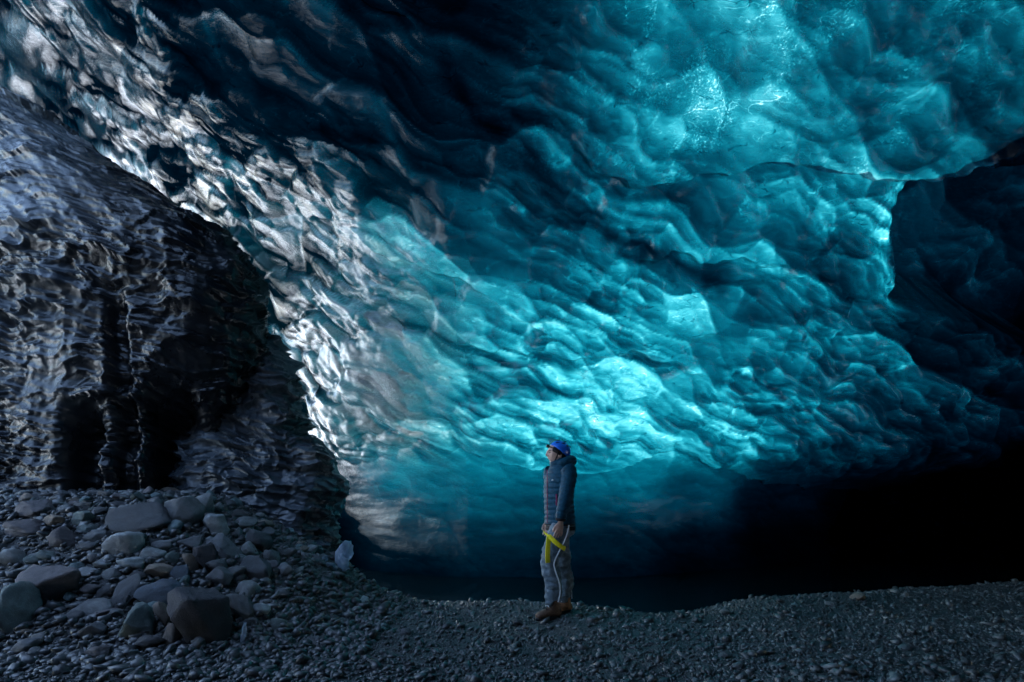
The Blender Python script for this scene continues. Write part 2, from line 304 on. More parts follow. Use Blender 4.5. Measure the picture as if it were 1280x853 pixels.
def build_vault():
    xs = np.concatenate([np.linspace(-12.5, -6.6, 60, endpoint=False), np.arange(-6.6, 8.6, .0205), np.linspace(8.6, 14, 60)])
    ss = np.concatenate([np.linspace(0, .8, 14, endpoint=False), np.arange(.8, 10.2, .0195), np.linspace(10.2, ARC_L[-1], 60)])
    X, S = np.meshgrid(xs, ss); Y, Z = vault(X, S)
    e = .02; Y1, Z1 = vault(X, S+e); ty, tz = Y1-Y, Z1-Z; L = np.maximum(np.hypot(ty, tz), 1e-6); ny, nz = tz/L, -ty/L   # outward
    xa, za = vault(X+e, S); nx = -((xa-Y)*ny+(za-Z)*nz)/e; nx = np.clip(nx, -1, 1)
    # warped coordinates along the flow of the melt water
    wx = X+.22*fbm(X*.7, S*.7, 3, 3); ws = S+.22*fbm(X*.7, S*.7, 40, 3)
    an = R(-24)+.35*fbm(X*.25, S*.25, 77, 2)
    ca, sa = math.cos(R(-24)), math.sin(R(-24))
    u = wx*ca+ws*sa; v = -wx*sa+ws*ca
    u = u+.14*vnoise(X*.9, S*.9, 91); v = v+.11*vnoise(X*1.1, S*1.1, 92)
    low = 1-sst(2.9, 3.7, S+.25*fbm(X*.8, S*0, 5, 2))               # the smooth undercut wall near the floor
    hi = sst(6.8, 8.2, S)*sst(-.5, 1.5, X)                           # broader folds in the roof on the right
    calm = sst(-.1, .35, fbm(X*.55+3, S*.55, 61, 2))                 # quieter areas between the scallops
    h1, t1 = scallop(u/1.1, v/.52, 21, .45, .7, .5)
    u2 = u+.05*vnoise(u*3, v*3, 8); v2 = v+.04*vnoise(u*3, v*3, 18)
    h2, t2 = scallop(u2/.50, v2/.25, 22, .55, .8, .5, 30.); h3, t3 = scallop(u2/.23, v2/.125, 23, .6, .9, .5, 20.); h4, t4 = scallop(u2/.11, v2/.07, 24, .6, .9, .4, 14.)
    q2 = 1-.5*calm; q3 = 1-.8*calm
    h = .18*h1+.115*q2*h2+.05*q3*h3+.012*q3*h4
    tone = 2.9*t1+3.1*q2*t2+2.0*q3*t3+.7*q3*t4
    h += .025*(1-.7*calm)*fbm(u*3.2, v*6.5, 31, 4)
    h *= (1-.9*low)*(1-.3*hi); tone = tone*(1-.8*low)*(1-.45*hi)
    h += .22*fbm(X*.45, S*.45, 55, 3)*(1-.5*low)
    h += low*(.035*fbm(X*.5, S*2.6, 66, 3)+.012*fbm(X*1.4, S*9, 67, 3)+.10*fbm(X*.8, S*.8, 69, 2))
    vert = fbm(X*1.9+.5*fbm(X, S, 81, 2), S*.45, 83, 3)
    h += hi*.10*vert
    extra = np.zeros_like(X)
    for P, A, wl, wd in LEDGES:                                      # the edge above hangs in front of what lies below
        d, al = polyline_sd(X+.12*vnoise(X*2.2, S*2.2, 101)+.04*vnoise(X*7, S*7, 103), S+.12*vnoise(X*2.2, S*2.2, 102)+.04*vnoise(X*7, S*7, 104), P)
        f = sst(-.03, .12, al)*(1-sst(.88, 1.03, al))
        h += f*A*np.where(d > 0, -np.exp(-np.maximum(d, 0)/wl), (1-np.exp(np.minimum(d, 0)/.045))*np.exp(np.minimum(d, 0)/wd)*1.4-np.exp(np.minimum(d, 0)/.045))
        extra -= f*2.2*np.exp(-(np.maximum(d, 0)/.10)**2)*(d > -.03)
    d, al = polyline_sd(X+.08*vnoise(X*3, S*3, 111), S+.08*vnoise(X*3, S*3, 112), VOID_EDGE)
    inside = sst(0, .30, d)*sst(-.01, .02, al)
    up, _ = polyline_sd(X, S, LEDGES[0][0]); inside *= sst(.02, -.12, up)
    h += 1.5*inside
    for _ in range(1):                                               # melt-rounded edges
        h[1:-1] = (h[:-2]+2*h[1:-1]+h[2:])/4; h[:, 1:-1] = (h[:, :-2]+2*h[:, 1:-1]+h[:, 2:])/4
    Xd = X+h*nx*.6; Yd = Y+h*ny; Zd = Z+h*nz
    # painted glow and dark of the ice, as depth for its translucent colour
    T = np.zeros_like(X); W = np.full_like(X, 1e-9)
    wx = X+.22*fbm(X*1.3, S*1.3, 201, 3); ws = S+.22*fbm(X*1.3, S*1.3, 202, 3)
    for (px, ps, t) in GLOW_THICKNESS:
        w = np.exp(-((wx-px)/.62)**2/2-((ws-ps)/.38)**2/2).astype(np.float32)+np.exp(-((X-px)**2+(S-ps)**2)/(2*1.3**2))*2e-3+1e-12
        T += w*t; W += w
    T = T/W
    for P, A, w in CRACKS:                                           # silt bands in the ice
        d, al = polyline_sd(X+.10*fbm(X*2, S*2, 121, 3), S+.10*fbm(X*2, S*2, 122, 3), P)
        f = sst(-.02, .1, al)*(1-sst(.9, 1.02, al))
        k = np.exp(-np.abs(d/(w*(.45+1.3*np.clip(fbm(X*2.3, S*2.3, 131, 3)+.3, 0, 1))))**1.5)*f
        T += A*k
    T = T + OFF - tone + .6*extra  # painted facet shading and bright ledge lips go into the ice colour
    # frosty fluted lip down the left side of the dark hollow, thin rim of the sheet above it
    dv, av = polyline_sd(X+.03*vnoise(X*5, S*5, 113), S+.03*vnoise(X*5, S*5, 114), VOID_EDGE)
    lip = np.exp(-(np.minimum(dv, 0)/.24)**2)*(dv < .03)*sst(-.02, .03, av)*sst(.55, .42, av)
    T -= lip*(3.6+5.0*np.abs(np.sin(dv*60+3*fbm(X*3, S*3, 115, 3)))*(fbm(X*9, S*9, 116, 3)+.6))
    T = np.where(T > 7, 7+(T-7)*(1-.25*inside), T)+1.5*inside
    rim = np.exp(-((up-.03)/.07)**2)*sst(3.6, 4.4, X); T -= 3.5*rim*(fbm(X*5, S*5, 117, 3)+.7)
    T += np.where(S > 9.6, (S-9.6)*3, 0)
    T += hi*(-2.0+5.5*fbm(X*1.3, S*.9, 141, 3)+3.0*np.clip(fbm(X*.7+5, S*.7, 142, 2), 0, 1))
    T += 3.6*sst(-1.0, -3.6, X+.5*fbm(X, S, 145, 3))*sst(5.0, 7.0, S)-1.2*np.exp(-((X+2.2)/1.3)**2-((S-4.6)/1.4)**2)
    T += 6.0*sst(-2.5, -4.0, X+.3*fbm(X*1.2, S*1.2, 146, 3))*sst(7.0, 5.6, S)
    T += 12*sst(7.2, 9.5, X)+low*(1.0+3*sst(3.0, 1.0, S)-2.0*np.exp(-((X+2.0)/1.9)**2)*sst(.5, 1.9, S))
    T = 2.6+np.logaddexp(0, (T-2.6)*1.4)/1.4+low*1.6*fbm(X*.7, S*4, 175, 3); T = np.clip(T, 1.5, 30)
    frost = np.clip(.36*sst(-.6, -3.0, X)*sst(9.6, 6.5, S+.25*X)+.12*sst(1.5, -1.5, X)+.03, 0, .75)*(1-.85*low)
    frost += .02*hi; frost += .5*np.exp(-((X+2.0)/1.3)**2-((S-5.0)/1.7)**2)*(.75+.5*t2)
    frost += .2*low*sst(.4, -1.6, X)*sst(-3.6, -2.2, X)*sst(.8, 2.2, S)*(.5+fbm(X*.8, S*3, 119, 3)); frost *= sst(12, 5, T)*1.0
    co = np.stack([Xd, Yd, Zd], -1).reshape(-1, 3)
    q = grid_quads(*X.shape); qx = X.ravel()[q[:, 0]]; qs = S.ravel()[q[:, 0]]
    mouth = ((qx < -9.3+.7*sst(5.5, 6.5, qs)+.5*vnoise(qs*.8, qs*0, 151)) & (qs < 8.3)) | ((qx < -7.2) & (qs > 11.0) & (qs < 14.6)) | ((qx < -2.4+.4*vnoise(qs*1.1, qs*0, 152)) & (qs > 10.8) & (qs < 14.0))    # cave mouth behind the black ice, skylight to its left, unseen roof hole added to light floor and person
    me = np_mesh('ice_vault', co, quads=q[~mouth])
    set_attr(me, 'glow_thickness', T); set_attr(me, 'frost', np.clip(frost, 0, 1)); set_attr(me, 'smoothness', low); set_attr(me, 'bubbles', np.clip(sst(.2, -2.4, X+.6*fbm(X*.8, S*.8, 171, 3)+.10*np.maximum(S-5, 0))*(.8+.5*t2)*sst(8.0, 6.0, S)*(1-.9*low), 0, 1)); set_attr(me, 'crystals', np.clip(hi+.35*(1-low)*sst(-3, 0, X), 0, 1))
    bn = np.stack([-nx*.6, -ny, -nz], -1).reshape(-1, 3).astype(np.float32); bn /= np.linalg.norm(bn, axis=1)[:, None]
    a = me.attributes.new('bulk_normal', 'FLOAT_VECTOR', 'POINT'); a.data.foreach_set('vector', bn.ravel())
    return tag(link('ice_vault', me, ICE), 'arched scalloped vault of translucent blue glacier ice', None, None, 'structure')
build_vault()

# ------------------------------------------------------------------ cave floor
def floor_z(x, Y):
    H = np.interp(x, [-12, -4.2, -3.4, -2.7, -2.1, -1.6, -1.1], [1.25, 1.2, 1.16, .8, .48, .1, 0])
    pile = H*sst(3.25, 5.6, Y)*(1-sst(6.0, 7.2, Y)*sst(-3.2, -2.3, x))*(1-sst(7.0, 8.2, Y))
    Yc = np.interp(x, [-3, -1, 0, .7, 1.5, 2.2, 3, 5, 9], [6.4, 5.5, 5.4, 5.3, 4.8, 5.0, 5.6, 6.2, 7.4])
    f = sst(-3.2, -1.6, x)
    return pile-.6*sst(0, 3.0, Y-Yc)*f-.5*sst(6.6, 8.5, Y)*(1-f)
def ground_z(x, Y):
    x = np.asarray(x, float); Y = np.asarray(Y, float)
    return floor_z(x, Y)+.05*fbm(x*.9, Y*.9, 301, 3)+.022*fbm(x*4, Y*4, 302, 3)
def gz(x, y): return float(ground_z(np.array([x]), np.array([y]))[0])
def build_floor():
    xs = np.concatenate([np.linspace(-14, -6.2, 40, endpoint=False), np.arange(-6.2, 6.4, .042), np.linspace(6.4, 15, 60)])
    ys = np.concatenate([np.linspace(-9, 2.4, 50, endpoint=False), np.arange(2.4, 7.2, .034), np.linspace(7.2, 14, 60)])
    X, Y = np.meshgrid(xs, ys); Z = ground_z(X, Y)+.012*fbm(X*12, Y*12, 303, 3)
    me = np_mesh('gravel_floor', np.stack([X, Y, Z], -1).reshape(-1, 3), quads=grid_quads(*X.shape))
    tag(link('gravel_floor', me, GROUND), 'dark gravel floor of the cave rising to a rock pile', kind='structure')
build_floor()
t = NT('wind-packed snow'); nz_ = t.noise(.4, 6, .6, .2, t.coords())
SNOW = t.done(t.n('BsdfPrincipled', i_Base_Color=t.ramp(nz_, [(.3, (.70, .74, .78)), (.7, (.82, .84, .86))]), i_Roughness=.7, i_Normal=t.bump(nz_, .5, .3)))
def build_snow():
    rr = np.concatenate([[0], np.geomspace(16, 4000, 40)]); an = np.linspace(0, 2*np.pi, 97)[:-1]
    rr = rr[1:]; RR, AA = np.meshgrid(rr, an, indexing='ij'); X = RR*np.cos(AA); Y = 3+RR*np.sin(AA)
    Z = -.35-.4*np.exp(-(RR-16)/10)+.8*fbm(X*.05, Y*.05, 401, 3)*sst(18, 40, RR)
    co = np.stack([X, Y, Z], -1).reshape(-1, 3)
    me = np_mesh('snow_field', co, quads=grid_quads(len(rr), 96, True))
    tag(link('snow_field', me, SNOW), 'snow covered ground outside the cave mouth', kind='structure')
build_snow()
def build_pool():
    t = NT('still melt water'); nz = t.noise(5, 4, .5, .3, t.mapping((1, 2.5, 1)))
    p = t.n('BsdfPrincipled', i_Base_Color=(.006, .012, .014, 1), i_Roughness=.04, i_IOR=1.33, i_Normal=t.bump(nz, .12, .02))
    xs = np.linspace(-4, 13, 60); ys = np.linspace(5.0, 13.6, 40); X, Y = np.meshgrid(xs, ys)
    me = np_mesh('melt_water', np.stack([X, Y, np.full_like(X, -.27)], -1).reshape(-1, 3), quads=grid_quads(*X.shape))
    tag(link('melt_water', me, t.done(p)), 'dark still melt water between the gravel and the ice wall', kind='structure')
build_pool()

# ------------------------------------------------------------------ black ice masses on the left
def ice_mass(name, label, zs, xr, xl, yf, depth, seed, amp, slots=(), nz=420, na=600, frost_fn=None, flute=.0):
    """a lofted column: right edge xr(z), left edge xl(z), front yf(z); only the camera-side half is finely meshed"""
    z = np.linspace(zs[0], zs[-1], nz); XR = np.interp(z, zs, xr); XL = np.interp(z, zs, xl); YF = np.interp(z, zs, yf); D = np.interp(z, zs, depth)
    XR = XR+.10*np.round(2.2*fbm(z*2.6, z*0+seed, seed+20, 3))/2.2*2+.05*fbm(z*9, z*0, seed+21, 2); k = np.ones(9)/9
    for A in (XR,):
        A[4:-4] = np.convolve(A, k, 'valid')
    p = .62                                                        # squarish section, sampled evenly along its outline
    q = np.linspace(-np.pi, np.pi, 40001); ex = np.sign(np.cos(q))*np.abs(np.cos(q))**p; ey = np.sign(np.sin(q))*np.abs(np.sin(q))**p
    dens = np.where(q < np.pi*.25, 1.0, .2)
    cl = np.concatenate([[0], np.cumsum(np.hypot(np.diff(ex)*1.6, np.diff(ey))*dens[1:])])
    a = np.interp(np.linspace(0, cl[-1], na, endpoint=False), cl, q)
    A, Z = np.meshgrid(a, z); c = np.cos(A); s = np.sin(A)
    cx = ((XR+XL)/2)[:, None]; hw = ((XR-XL)/2)[:, None]; cy = (YF+D/2)[:, None]; hd = (D/2)[:, None]
    ux = np.sign(c)*np.abs(c)**p; uy = np.sign(s)*np.abs(s)**p
    X = cx+hw*ux; Y = cy+hd*uy
    nx = c/np.maximum(hw, .2); ny = s/np.maximum(hd, .2); n = np.hypot(nx, ny); nx /= n; ny /= n
    al = np.cumsum(np.hypot(np.diff(X, axis=1, prepend=X[:, :1]), np.diff(Y, axis=1, prepend=Y[:, :1])), axis=1)
    al = al-al[:, int(na*.45)][:, None]
    u = al+.20*fbm(al*1.6, Z*1.6, seed, 3); v = Z+.16*fbm(al*1.3, Z*1.3, seed+1, 3)+.10*al
    h = amp*(1.6*shingle(u/.50, v/.22, seed+2, .5, .9, .35)+.8*shingle(u/.21, v/.095, seed+3, .6, 1.0, .3)+.12*shingle(u/.09, v/.045, seed+4, .6, 1., .3))
    var = .5+1.0*sst(-.25, .35, fbm(al*.9+7, Z*.7, seed+15, 3)); h *= var
    h += .16*fbm(al*.8, Z*.8, seed+5, 3)+.07*fbm(al*2.6, Z*1.5, seed+16, 3)+flute*fbm(al*1.7+.2*Z, Z*.22, seed+6, 3)
    h += amp*.10*fbm(al*10, Z*16, seed+7, 3)
    for xc, w_, zt, dp in slots: h -= dp*np.exp(-((X-xc+.06*fbm(Z*2, Z*0, 7, 2))/w_)**4)*sst(zt+.25, zt-.15, Z)*(s < 0)      # tall dark recesses melted into the face
    X = X+h*nx; Y = Y+h*ny; Zd = Z+.25*h
    fr = np.zeros_like(X) if frost_fn is None else frost_fn(X, Zd)
    top = np.array([[X[-1].mean(), Y[-1].mean(), Zd[-1].mean()+.05]])
    co = np.vstack([np.stack([X, Y, Zd], -1).reshape(-1, 3), top]); q = grid_quads(nz, na, True)
    last = (nz-1)*na; capq = np.array([[last+i, last+(i+1) % na, len(co)-1, len(co)-1] for i in range(na)])
    me = np_mesh(name, co, quads=q)
    bm = bmesh.new(); bm.from_mesh(me); bm.verts.ensure_lookup_table()
    for i in range(na):
        bm.faces.new((bm.verts[last+i], bm.verts[last+(i+1) % na], bm.verts[len(co)-1]))
    bm.to_mesh(me); bm.free()
    set_attr(me, 'frost', np.concatenate([fr.ravel(), [0]]))
    return tag(link(name, me, BLACK_ICE), label, 'ice')
zs1 = [.6, 1.24, 1.78, 2.2, 2.57, 3.0, 3.4, 3.70, 3.95, 4.2, 4.6, 5.0, 5.6, 6.15, 6.4]
xr1 = [-4.05, -3.95, -3.75, -3.58, -3.42, -3.34, -3.28, -3.2, -3.16, -3.3, -3.75, -4.30, -5.25, -6.1, -6.5]
ice_mass('black_ice_wall', 'broad black ice wall with rippled wet face leaning in from the left edge',
         zs1, xr1, [-9.5]*15, [5.75, 5.8, 5.85, 5.85, 5.8, 5.75, 5.7, 5.65, 5.65, 5.65, 5.7, 5.8, 5.9, 6.0, 6.1], [1.7]*13+[1.2, .8], 500, .06,
         frost_fn=lambda X, Z: np.clip(.5*sst(-4.4, -5.4, X+.5*fbm(X*2, Z*2, 9, 3))*sst(1.3, 2.8, Z)+.15*fbm(X*1.5, Z*3, 12, 3), 0, 1), flute=.07, slots=((-4.02, .24, 2.35, .55), (-4.95, .16, 2.1, .35), (-4.5, .10, 3.4, .15)))
zs2 = [.2, .76, 1.2, 1.6, 1.9, 2.3, 2.8, 3.2, 3.6, 3.8]
ice_mass('black_ice_cone', 'cone of black rippled ice standing right of the broad ice wall',
         zs2, [-2.3, -2.42, -2.30, -2.36, -2.58, -2.88, -3.06, -3.28, -3.42, -3.46], [-4.7, -4.6, -4.5, -4.4, -4.3, -4.1, -3.9, -3.75, -3.6, -3.5],
         [6.0, 6.15, 6.25, 6.3, 6.4, 6.5, 6.6, 6.7, 6.8, 6.85], [1.4, 1.3, 1.2, 1.1, 1.0, .9, .7, .5, .35, .2], 600, .07, nz=300, na=400,
         frost_fn=lambda X, Z: np.clip(.55+.3*sst(2.3, 3.6, Z)+.25*fbm(X*2, Z*3, 13, 3), 0, 1))


# ------------------------------------------------------------------ ice pieces
CLEAR_ICE = clear_ice_material('pale clear ice', (.72, .78, .88), .6)
def shard(name, size, seed, mat, parent=None, loc=(0, 0, 0), rot=(0, 0, 0)):
    bm = bmesh.new(); bmesh.ops.create_icosphere(bm, subdivisions=3, radius=1)
    rnd = random.Random(seed); N = [Vector((rnd.gauss(0, 1), rnd.gauss(0, 1), rnd.gauss(0, 1))).normalized() for _ in range(8)]; H = [rnd.uniform(.4, .85) for _ in N]
    for v in bm.verts:
        d = v.co.normalized(); r = 1
        for n, h in zip(N, H):
            k = d.dot(n)
            if k > .05: r = min(r, h/k)
        r *= 1+.30*mnoise.fractal(d*2.2+Vector((seed, 0, 0)), .8, 2, 4)
        v.co = Vector((d.x*r*size[0], d.y*r*size[1], d.z*r*size[2]))
    me = bpy.data.meshes.new(name); bm.to_mesh(me); bm.free()
    o = link(name, me, mat, parent); o.location = loc; o.rotation_euler = rot; return o
fi = empty('ice_remnant', (-1.98, 5.78, gz(-1.98, 5.78))); tag(fi, 'pale white remnant of melting ice at the right foot of the black ice cone', 'ice')
shard('ice_spire', (.10, .10, .17), 13, CLEAR_ICE, fi, (.05, .05, .13), (0, R(24), R(30)))
shard('ice_lobe', (.11, .08, .055), 4, CLEAR_ICE, fi, (-.13, -.10, .07), (R(20), R(-35), R(20)))
shard('ice_lobe', (.10, .07, .10), 5, CLEAR_ICE, fi, (.10, -.10, .05), (0, R(30), R(60)))
shard('ice_lobe', (.10, .08, .06), 6, CLEAR_ICE, fi, (-.02, -.20, .03), (0, R(10), R(10)))
sv = shard('ice_sliver', (.022, .03, .11), 8, CLEAR_ICE, None, (-2.02, 3.86, gz(-2.02, 3.86)+.08), (0, R(8), 0))
tag(sv, 'thin clear ice sliver standing against the right side of the largest boulder', 'ice')

# ------------------------------------------------------------------ stones
def stone_mesh(seed, sub=3, planes=14, rough=.05, round_=.0):
    rnd = random.Random(seed); bm = bmesh.new(); bmesh.ops.create_icosphere(bm, subdivisions=sub, radius=1)
    N = [Vector((rnd.gauss(0, 1), rnd.gauss(0, 1), rnd.gauss(0, 1))).normalized() for _ in range(planes)]; H = [rnd.uniform(.46, .78) for _ in N]
    off = Vector((seed*1.7, seed*.3, 2))
    st = Vector((1, rnd.uniform(.8, 1.1), rnd.uniform(.85, 1.1)))
    for v in bm.verts:
        d = v.co.normalized(); acc = .02; p = 55
        for n, h in zip(N, H):
            k = d.dot(n)/h
            if k > 0: acc += k**p
        r = acc**(-1/p)*(1-round_)+round_*.85
        r *= 1+rough*mnoise.fractal(d*2.0+off, .7, 2.0, 5)+rough*.6*(.3-abs(mnoise.noise(d*3.1-off)))
        v.co = d*r
    xs = [v.co[i] for v in bm.verts for i in range(3)]
    for i in range(3):
        lo = min(v.co[i] for v in bm.verts); hi = max(v.co[i] for v in bm.verts)
        for v in bm.verts: v.co[i] = (v.co[i]-(lo+hi)/2)/(hi-lo)
    me = bpy.data.meshes.new('stone'); bm.to_mesh(me); bm.free(); return me
ROCKS = [
(-3.57, 4.87, 0.601, 0.274, 'dark', 'wide dark oval boulder with a pale spot on its flat top'),
(-3.27, 5.07, 0.34, 0.313, 'grey', 'smooth peaked grey boulder resting against the wide dark oval boulder'),
(-4.2, 6.24, 0.285, 0.134, 'tan', 'flat brownish stone perched at the top of the rock pile by the black ice'),
(-3.23, 5.35, 0.216, 0.216, 'pale', 'light grey block just right of the smooth peaked boulder'),
(-2.99, 5.1, 0.26, 0.233, 'pale', 'pale speckled squarish block near the top right of the rock pile'),
(-4.68, 5.0, 0.309, 0.188, 'purple', 'grey wedge-shaped stone high on the far left of the rock pile'),
(-4.53, 4.74, 0.331, 0.153, 'purple', 'low ridged purplish stone below the wedge stone at far left'),
(-4.31, 4.82, 0.202, 0.13, 'tan', 'yellowish grey cube-like stone between the purplish stones and the pale green stone'),
(-4.1, 4.64, 0.299, 0.199, 'purple', 'rounded purplish grey boulder at the left of the rock pile'),
(-4.09, 4.88, 0.223, 0.131, 'green', 'pale greenish humped stone left of the wide dark oval boulder'),
(-3.97, 4.77, 0.205, 0.108, 'green', 'flattish greenish stone directly below the pale greenish humped stone'),
(-3.82, 4.68, 0.181, 0.126, 'grey', 'grey rounded stone below the left end of the wide dark boulder'),
(-3.81, 4.58, 0.185, 0.086, 'dark', 'thin dark lens-shaped stone in the upper left of the pile'),
(-3.47, 4.54, 0.317, 0.232, 'pale', 'pale flat-faced wedge boulder below the wide dark oval boulder'),
(-4.25, 5.07, 0.169, 0.082, 'grey', 'low grey stone near the top edge left of the wide dark boulder'),
(-3.98, 5.14, 0.221, 0.066, 'dark', 'thin dark slab lying behind the wide dark oval boulder'),
(-4.35, 4.43, 0.19, 0.155, 'pale', 'pale grey stone cut by the left edge, above the big greenish boulder'),
(-3.79, 3.88, 0.292, 0.417, 'green', 'big rounded greenish boulder at the left edge of the picture'),
(-3.73, 4.11, 0.42, 0.331, 'purple', 'reddish purple cracked slab right of the greenish edge boulder'),
(-3.3, 4.43, 0.226, 0.107, 'pale', 'pale oval cobble below the pale flat-faced wedge boulder'),
(-3.54, 4.41, 0.154, 0.083, 'pale', 'small pale stone left of the pale oval cobble'),
(-3.38, 4.3, 0.139, 0.111, 'grey', 'grey round stone just above the upright flat slab'),
(-3.13, 4.1, 0.187, 0.308, 'slate', 'upright flat grey slab in the middle of the rock pile'),
(-3.3, 3.97, 0.32, 0.181, 'grey', 'smooth grey oval boulder left of the upright flat slab'),
(-3.06, 4.43, 0.25, 0.131, 'tan', 'tan oval cobble right of the pale oval cobble'),
(-3.06, 4.59, 0.123, 0.118, 'green', 'small green egg-shaped cobble above the tan oval cobble'),
(-2.92, 4.2, 0.35, 0.192, 'blue', 'dark blue angular boulder above the teal oval stone'),
(-2.82, 3.82, 0.288, 0.247, 'green', 'dark greenish broken boulder left of the largest dark boulder'),
(-2.87, 4.06, 0.164, 0.109, 'teal', 'teal oval stone lying on the dark greenish broken boulder'),
(-2.73, 4.0, 0.151, 0.172, 'tan', 'brown wedge stone between the greenish boulder and the largest boulder'),
(-2.34, 3.87, 0.468, 0.488, 'black', 'largest dark pointed boulder at the front of the rock pile'),
(-2.2, 4.17, 0.179, 0.257, 'grey', 'grey rounded boulder tucked behind the right side of the largest boulder'),
(-3.12, 3.79, 0.193, 0.122, 'slate', 'knobby dark stone lying alone on the sandy front of the pile'),
(-2.65, 3.71, 0.229, 0.11, 'slate', 'low dark stone at the foot of the dark greenish boulder'),
(-2.89, 3.57, 0.192, 0.077, 'purple', 'low dark purple stone at the very front of the pile'),
(-3.03, 4.8, 0.245, 0.129, 'slate', 'slate flat-topped stone in the upper middle of the pile'),
(-2.81, 4.65, 0.225, 0.25, 'black', 'dark overhanging reddish stone in the centre right of the pile'),
(-2.74, 4.88, 0.301, 0.236, 'slate', 'angular slate stone with a slanting face right of centre'),
(-2.88, 5.46, 0.264, 0.123, 'pale', 'low pale stone at the right shoulder of the pile'),
(-2.57, 5.16, 0.249, 0.249, 'dark', 'dark block near the right edge of the pile'),
(-2.65, 5.54, 0.208, 0.134, 'slate', 'slate stone leaning behind the dark block at the right edge'),
(-2.59, 5.03, 0.162, 0.135, 'pale', 'pale round cobble in front of the dark block'),
(-2.38, 4.78, 0.295, 0.231, 'dark', 'dark trapezoid boulder at the right end of the pile'),
(-2.39, 5.08, 0.15, 0.123, 'grey', 'grey round cobble resting on the dark trapezoid boulder'),
(-2.57, 4.51, 0.218, 0.169, 'slate', 'flat triangular slate stone above the largest dark boulder'),
(-2.33, 4.49, 0.193, 0.145, 'pale', 'pale knobby stone below the dark trapezoid boulder'),
(-2.69, 4.65, 0.225, 0.125, 'slate', 'long slate stone left of the dark trapezoid boulder'),
(-3.21, 4.58, 0.197, 0.099, 'pale', 'pale flat stone left of the green egg-shaped cobble'),
(-3.21, 4.69, 0.214, 0.088, 'grey', 'flat grey stone left of the slate flat-topped stone'),
(-2.9, 4.47, 0.168, 0.144, 'blue', 'bluish grey stone right of the tan oval cobble'),
(-3.23, 4.89, 0.144, 0.144, 'teal', 'rounded teal grey stone under the smooth peaked boulder'),
(-3.31, 4.16, 0.134, 0.123, 'dark', 'dark stone left of the upright flat slab'),
(-3.6, 4.3, 0.162, 0.104, 'pale', 'light flat stone above the smooth grey oval boulder'),
(-2.83, 4.39, 0.13, 0.075, 'teal', 'pale bluish oval pebble above the largest dark boulder'),
(-2.91, 4.86, 0.157, 0.117, 'slate', 'slate stone between the flat-topped and the angular slate stones'),
(-3.36, 3.92, 0.147, 0.084, 'slate', 'small dark stone at the lower left of the smooth grey oval boulder'),
(-3.17, 5.51, 0.118, 0.118, 'grey', 'small grey stone right of the light grey block at the pile top'),
(-2.79, 5.21, 0.084, 0.126, 'pale', 'small upright pale pebble near the right shoulder'),
(-2.2, 4.96, 0.187, 0.133, 'grey', 'grey stone on the gravel right of the dark trapezoid boulder'),
(-4.16, 4.35, 0.14, 0.07, 'pale', 'flat pale cobble above the reddish purple slab'),
(-3.18, 4.34, 0.14, 0.093, 'dark', 'dark cobble between the pale oval cobble and the tan oval cobble'),
(-2.54, 3.8, 0.123, 0.143, 'tan', 'brown-grey stone at the left foot of the largest boulder'),
(-3.61, 3.95, 0.106, 0.055, 'grey', 'small flat stone on the sand below the reddish purple slab'),
(-2.3, 3.73, 0.14, 0.08, 'slate', 'low slate stone lying at the foot of the largest boulder'),
(-2.88, 4.58, 0.148, 0.172, 'tan', 'brownish stone left of the dark overhanging stone'),
(-2.52, 4.64, 0.174, 0.125, 'grey', 'grey stone above the pale knobby stone'),
(-3.01, 3.54, 0.114, 0.049, 'slate', 'small dark flat stone at the lower left front'),
]
for i, (x, y, w, h, tone, lab) in enumerate(ROCKS):
    rd = .12 if any(k in lab for k in ('oval', 'round', 'smooth', 'egg')) else .0
    me = stone_mesh(100+i, 4 if w > .15 else 3, random.Random(i).choice((8, 9, 10)), .075, rd)
    o = link('boulder' if w > .25 else 'stone', me, STONE[tone])
    dep = (w+h)/2*random.Random(i).uniform(.85, 1.15)
    o.scale = (w*1.04, dep, h*1.12); o.rotation_euler = (random.Random(i).uniform(-.2, .2), random.Random(i+5).uniform(-.15, .15), random.Random(i+9).uniform(-.4, .4))
    if 'thin' in lab or 'slab lying' in lab: o.scale.y = w*.7
    if 'upright flat' in lab: o.rotation_euler = (R(-35), R(14), R(-10)); o.scale.y = .07; o.scale.z = h*1.2
    if 'largest' in lab: o.rotation_euler = (R(-6), R(-22), R(15)); o.scale.z = h*1.30; o.scale.x = w*.9
    o.location = (x, y+dep*.12, gz(x, y)+h*.27)
    tag(o, lab, 'rock', 'rocks of the talus pile')
# loose small stones between the boulders, and some scattered over the gravel
STOP = {'with', 'at', 'in', 'on', 'below', 'above', 'left', 'right', 'between', 'just', 'high', 'near', 'directly', 'lying', 'resting', 'perched', 'behind', 'cut', 'tucked', 'leaning', 'under', 'of'}
def short(lab):
    out = []
    for w_ in lab.split():
        if w_ in STOP: break
        out.append(w_.strip(','))
    return ' '.join(out)
SAY = {'grey': 'grey', 'slate': 'slate', 'dark': 'dark', 'pale': 'pale', 'green': 'greenish', 'tan': 'brownish', 'purple': 'purplish', 'teal': 'bluish'}
def place_label(x, y, s, tone, near):
    dx, dy = x-near[0], y-near[1]
    where = ('left of' if dx < 0 else 'right of') if abs(dx) > abs(dy) else ('in front of' if dy < 0 else 'behind')
    return '%s %s loose stone %s the %s' % ('tiny' if s < .065 else 'small' if s < .09 else 'fist-sized', SAY[tone], where, short(near[5]))
POOL = [stone_mesh(900+k, 3, 9, .09, .06*(k % 3)) for k in range(10)]
for k, me in enumerate(POOL): me.materials.append(None); me.polygons.foreach_set('use_smooth', np.ones(len(me.polygons), bool))
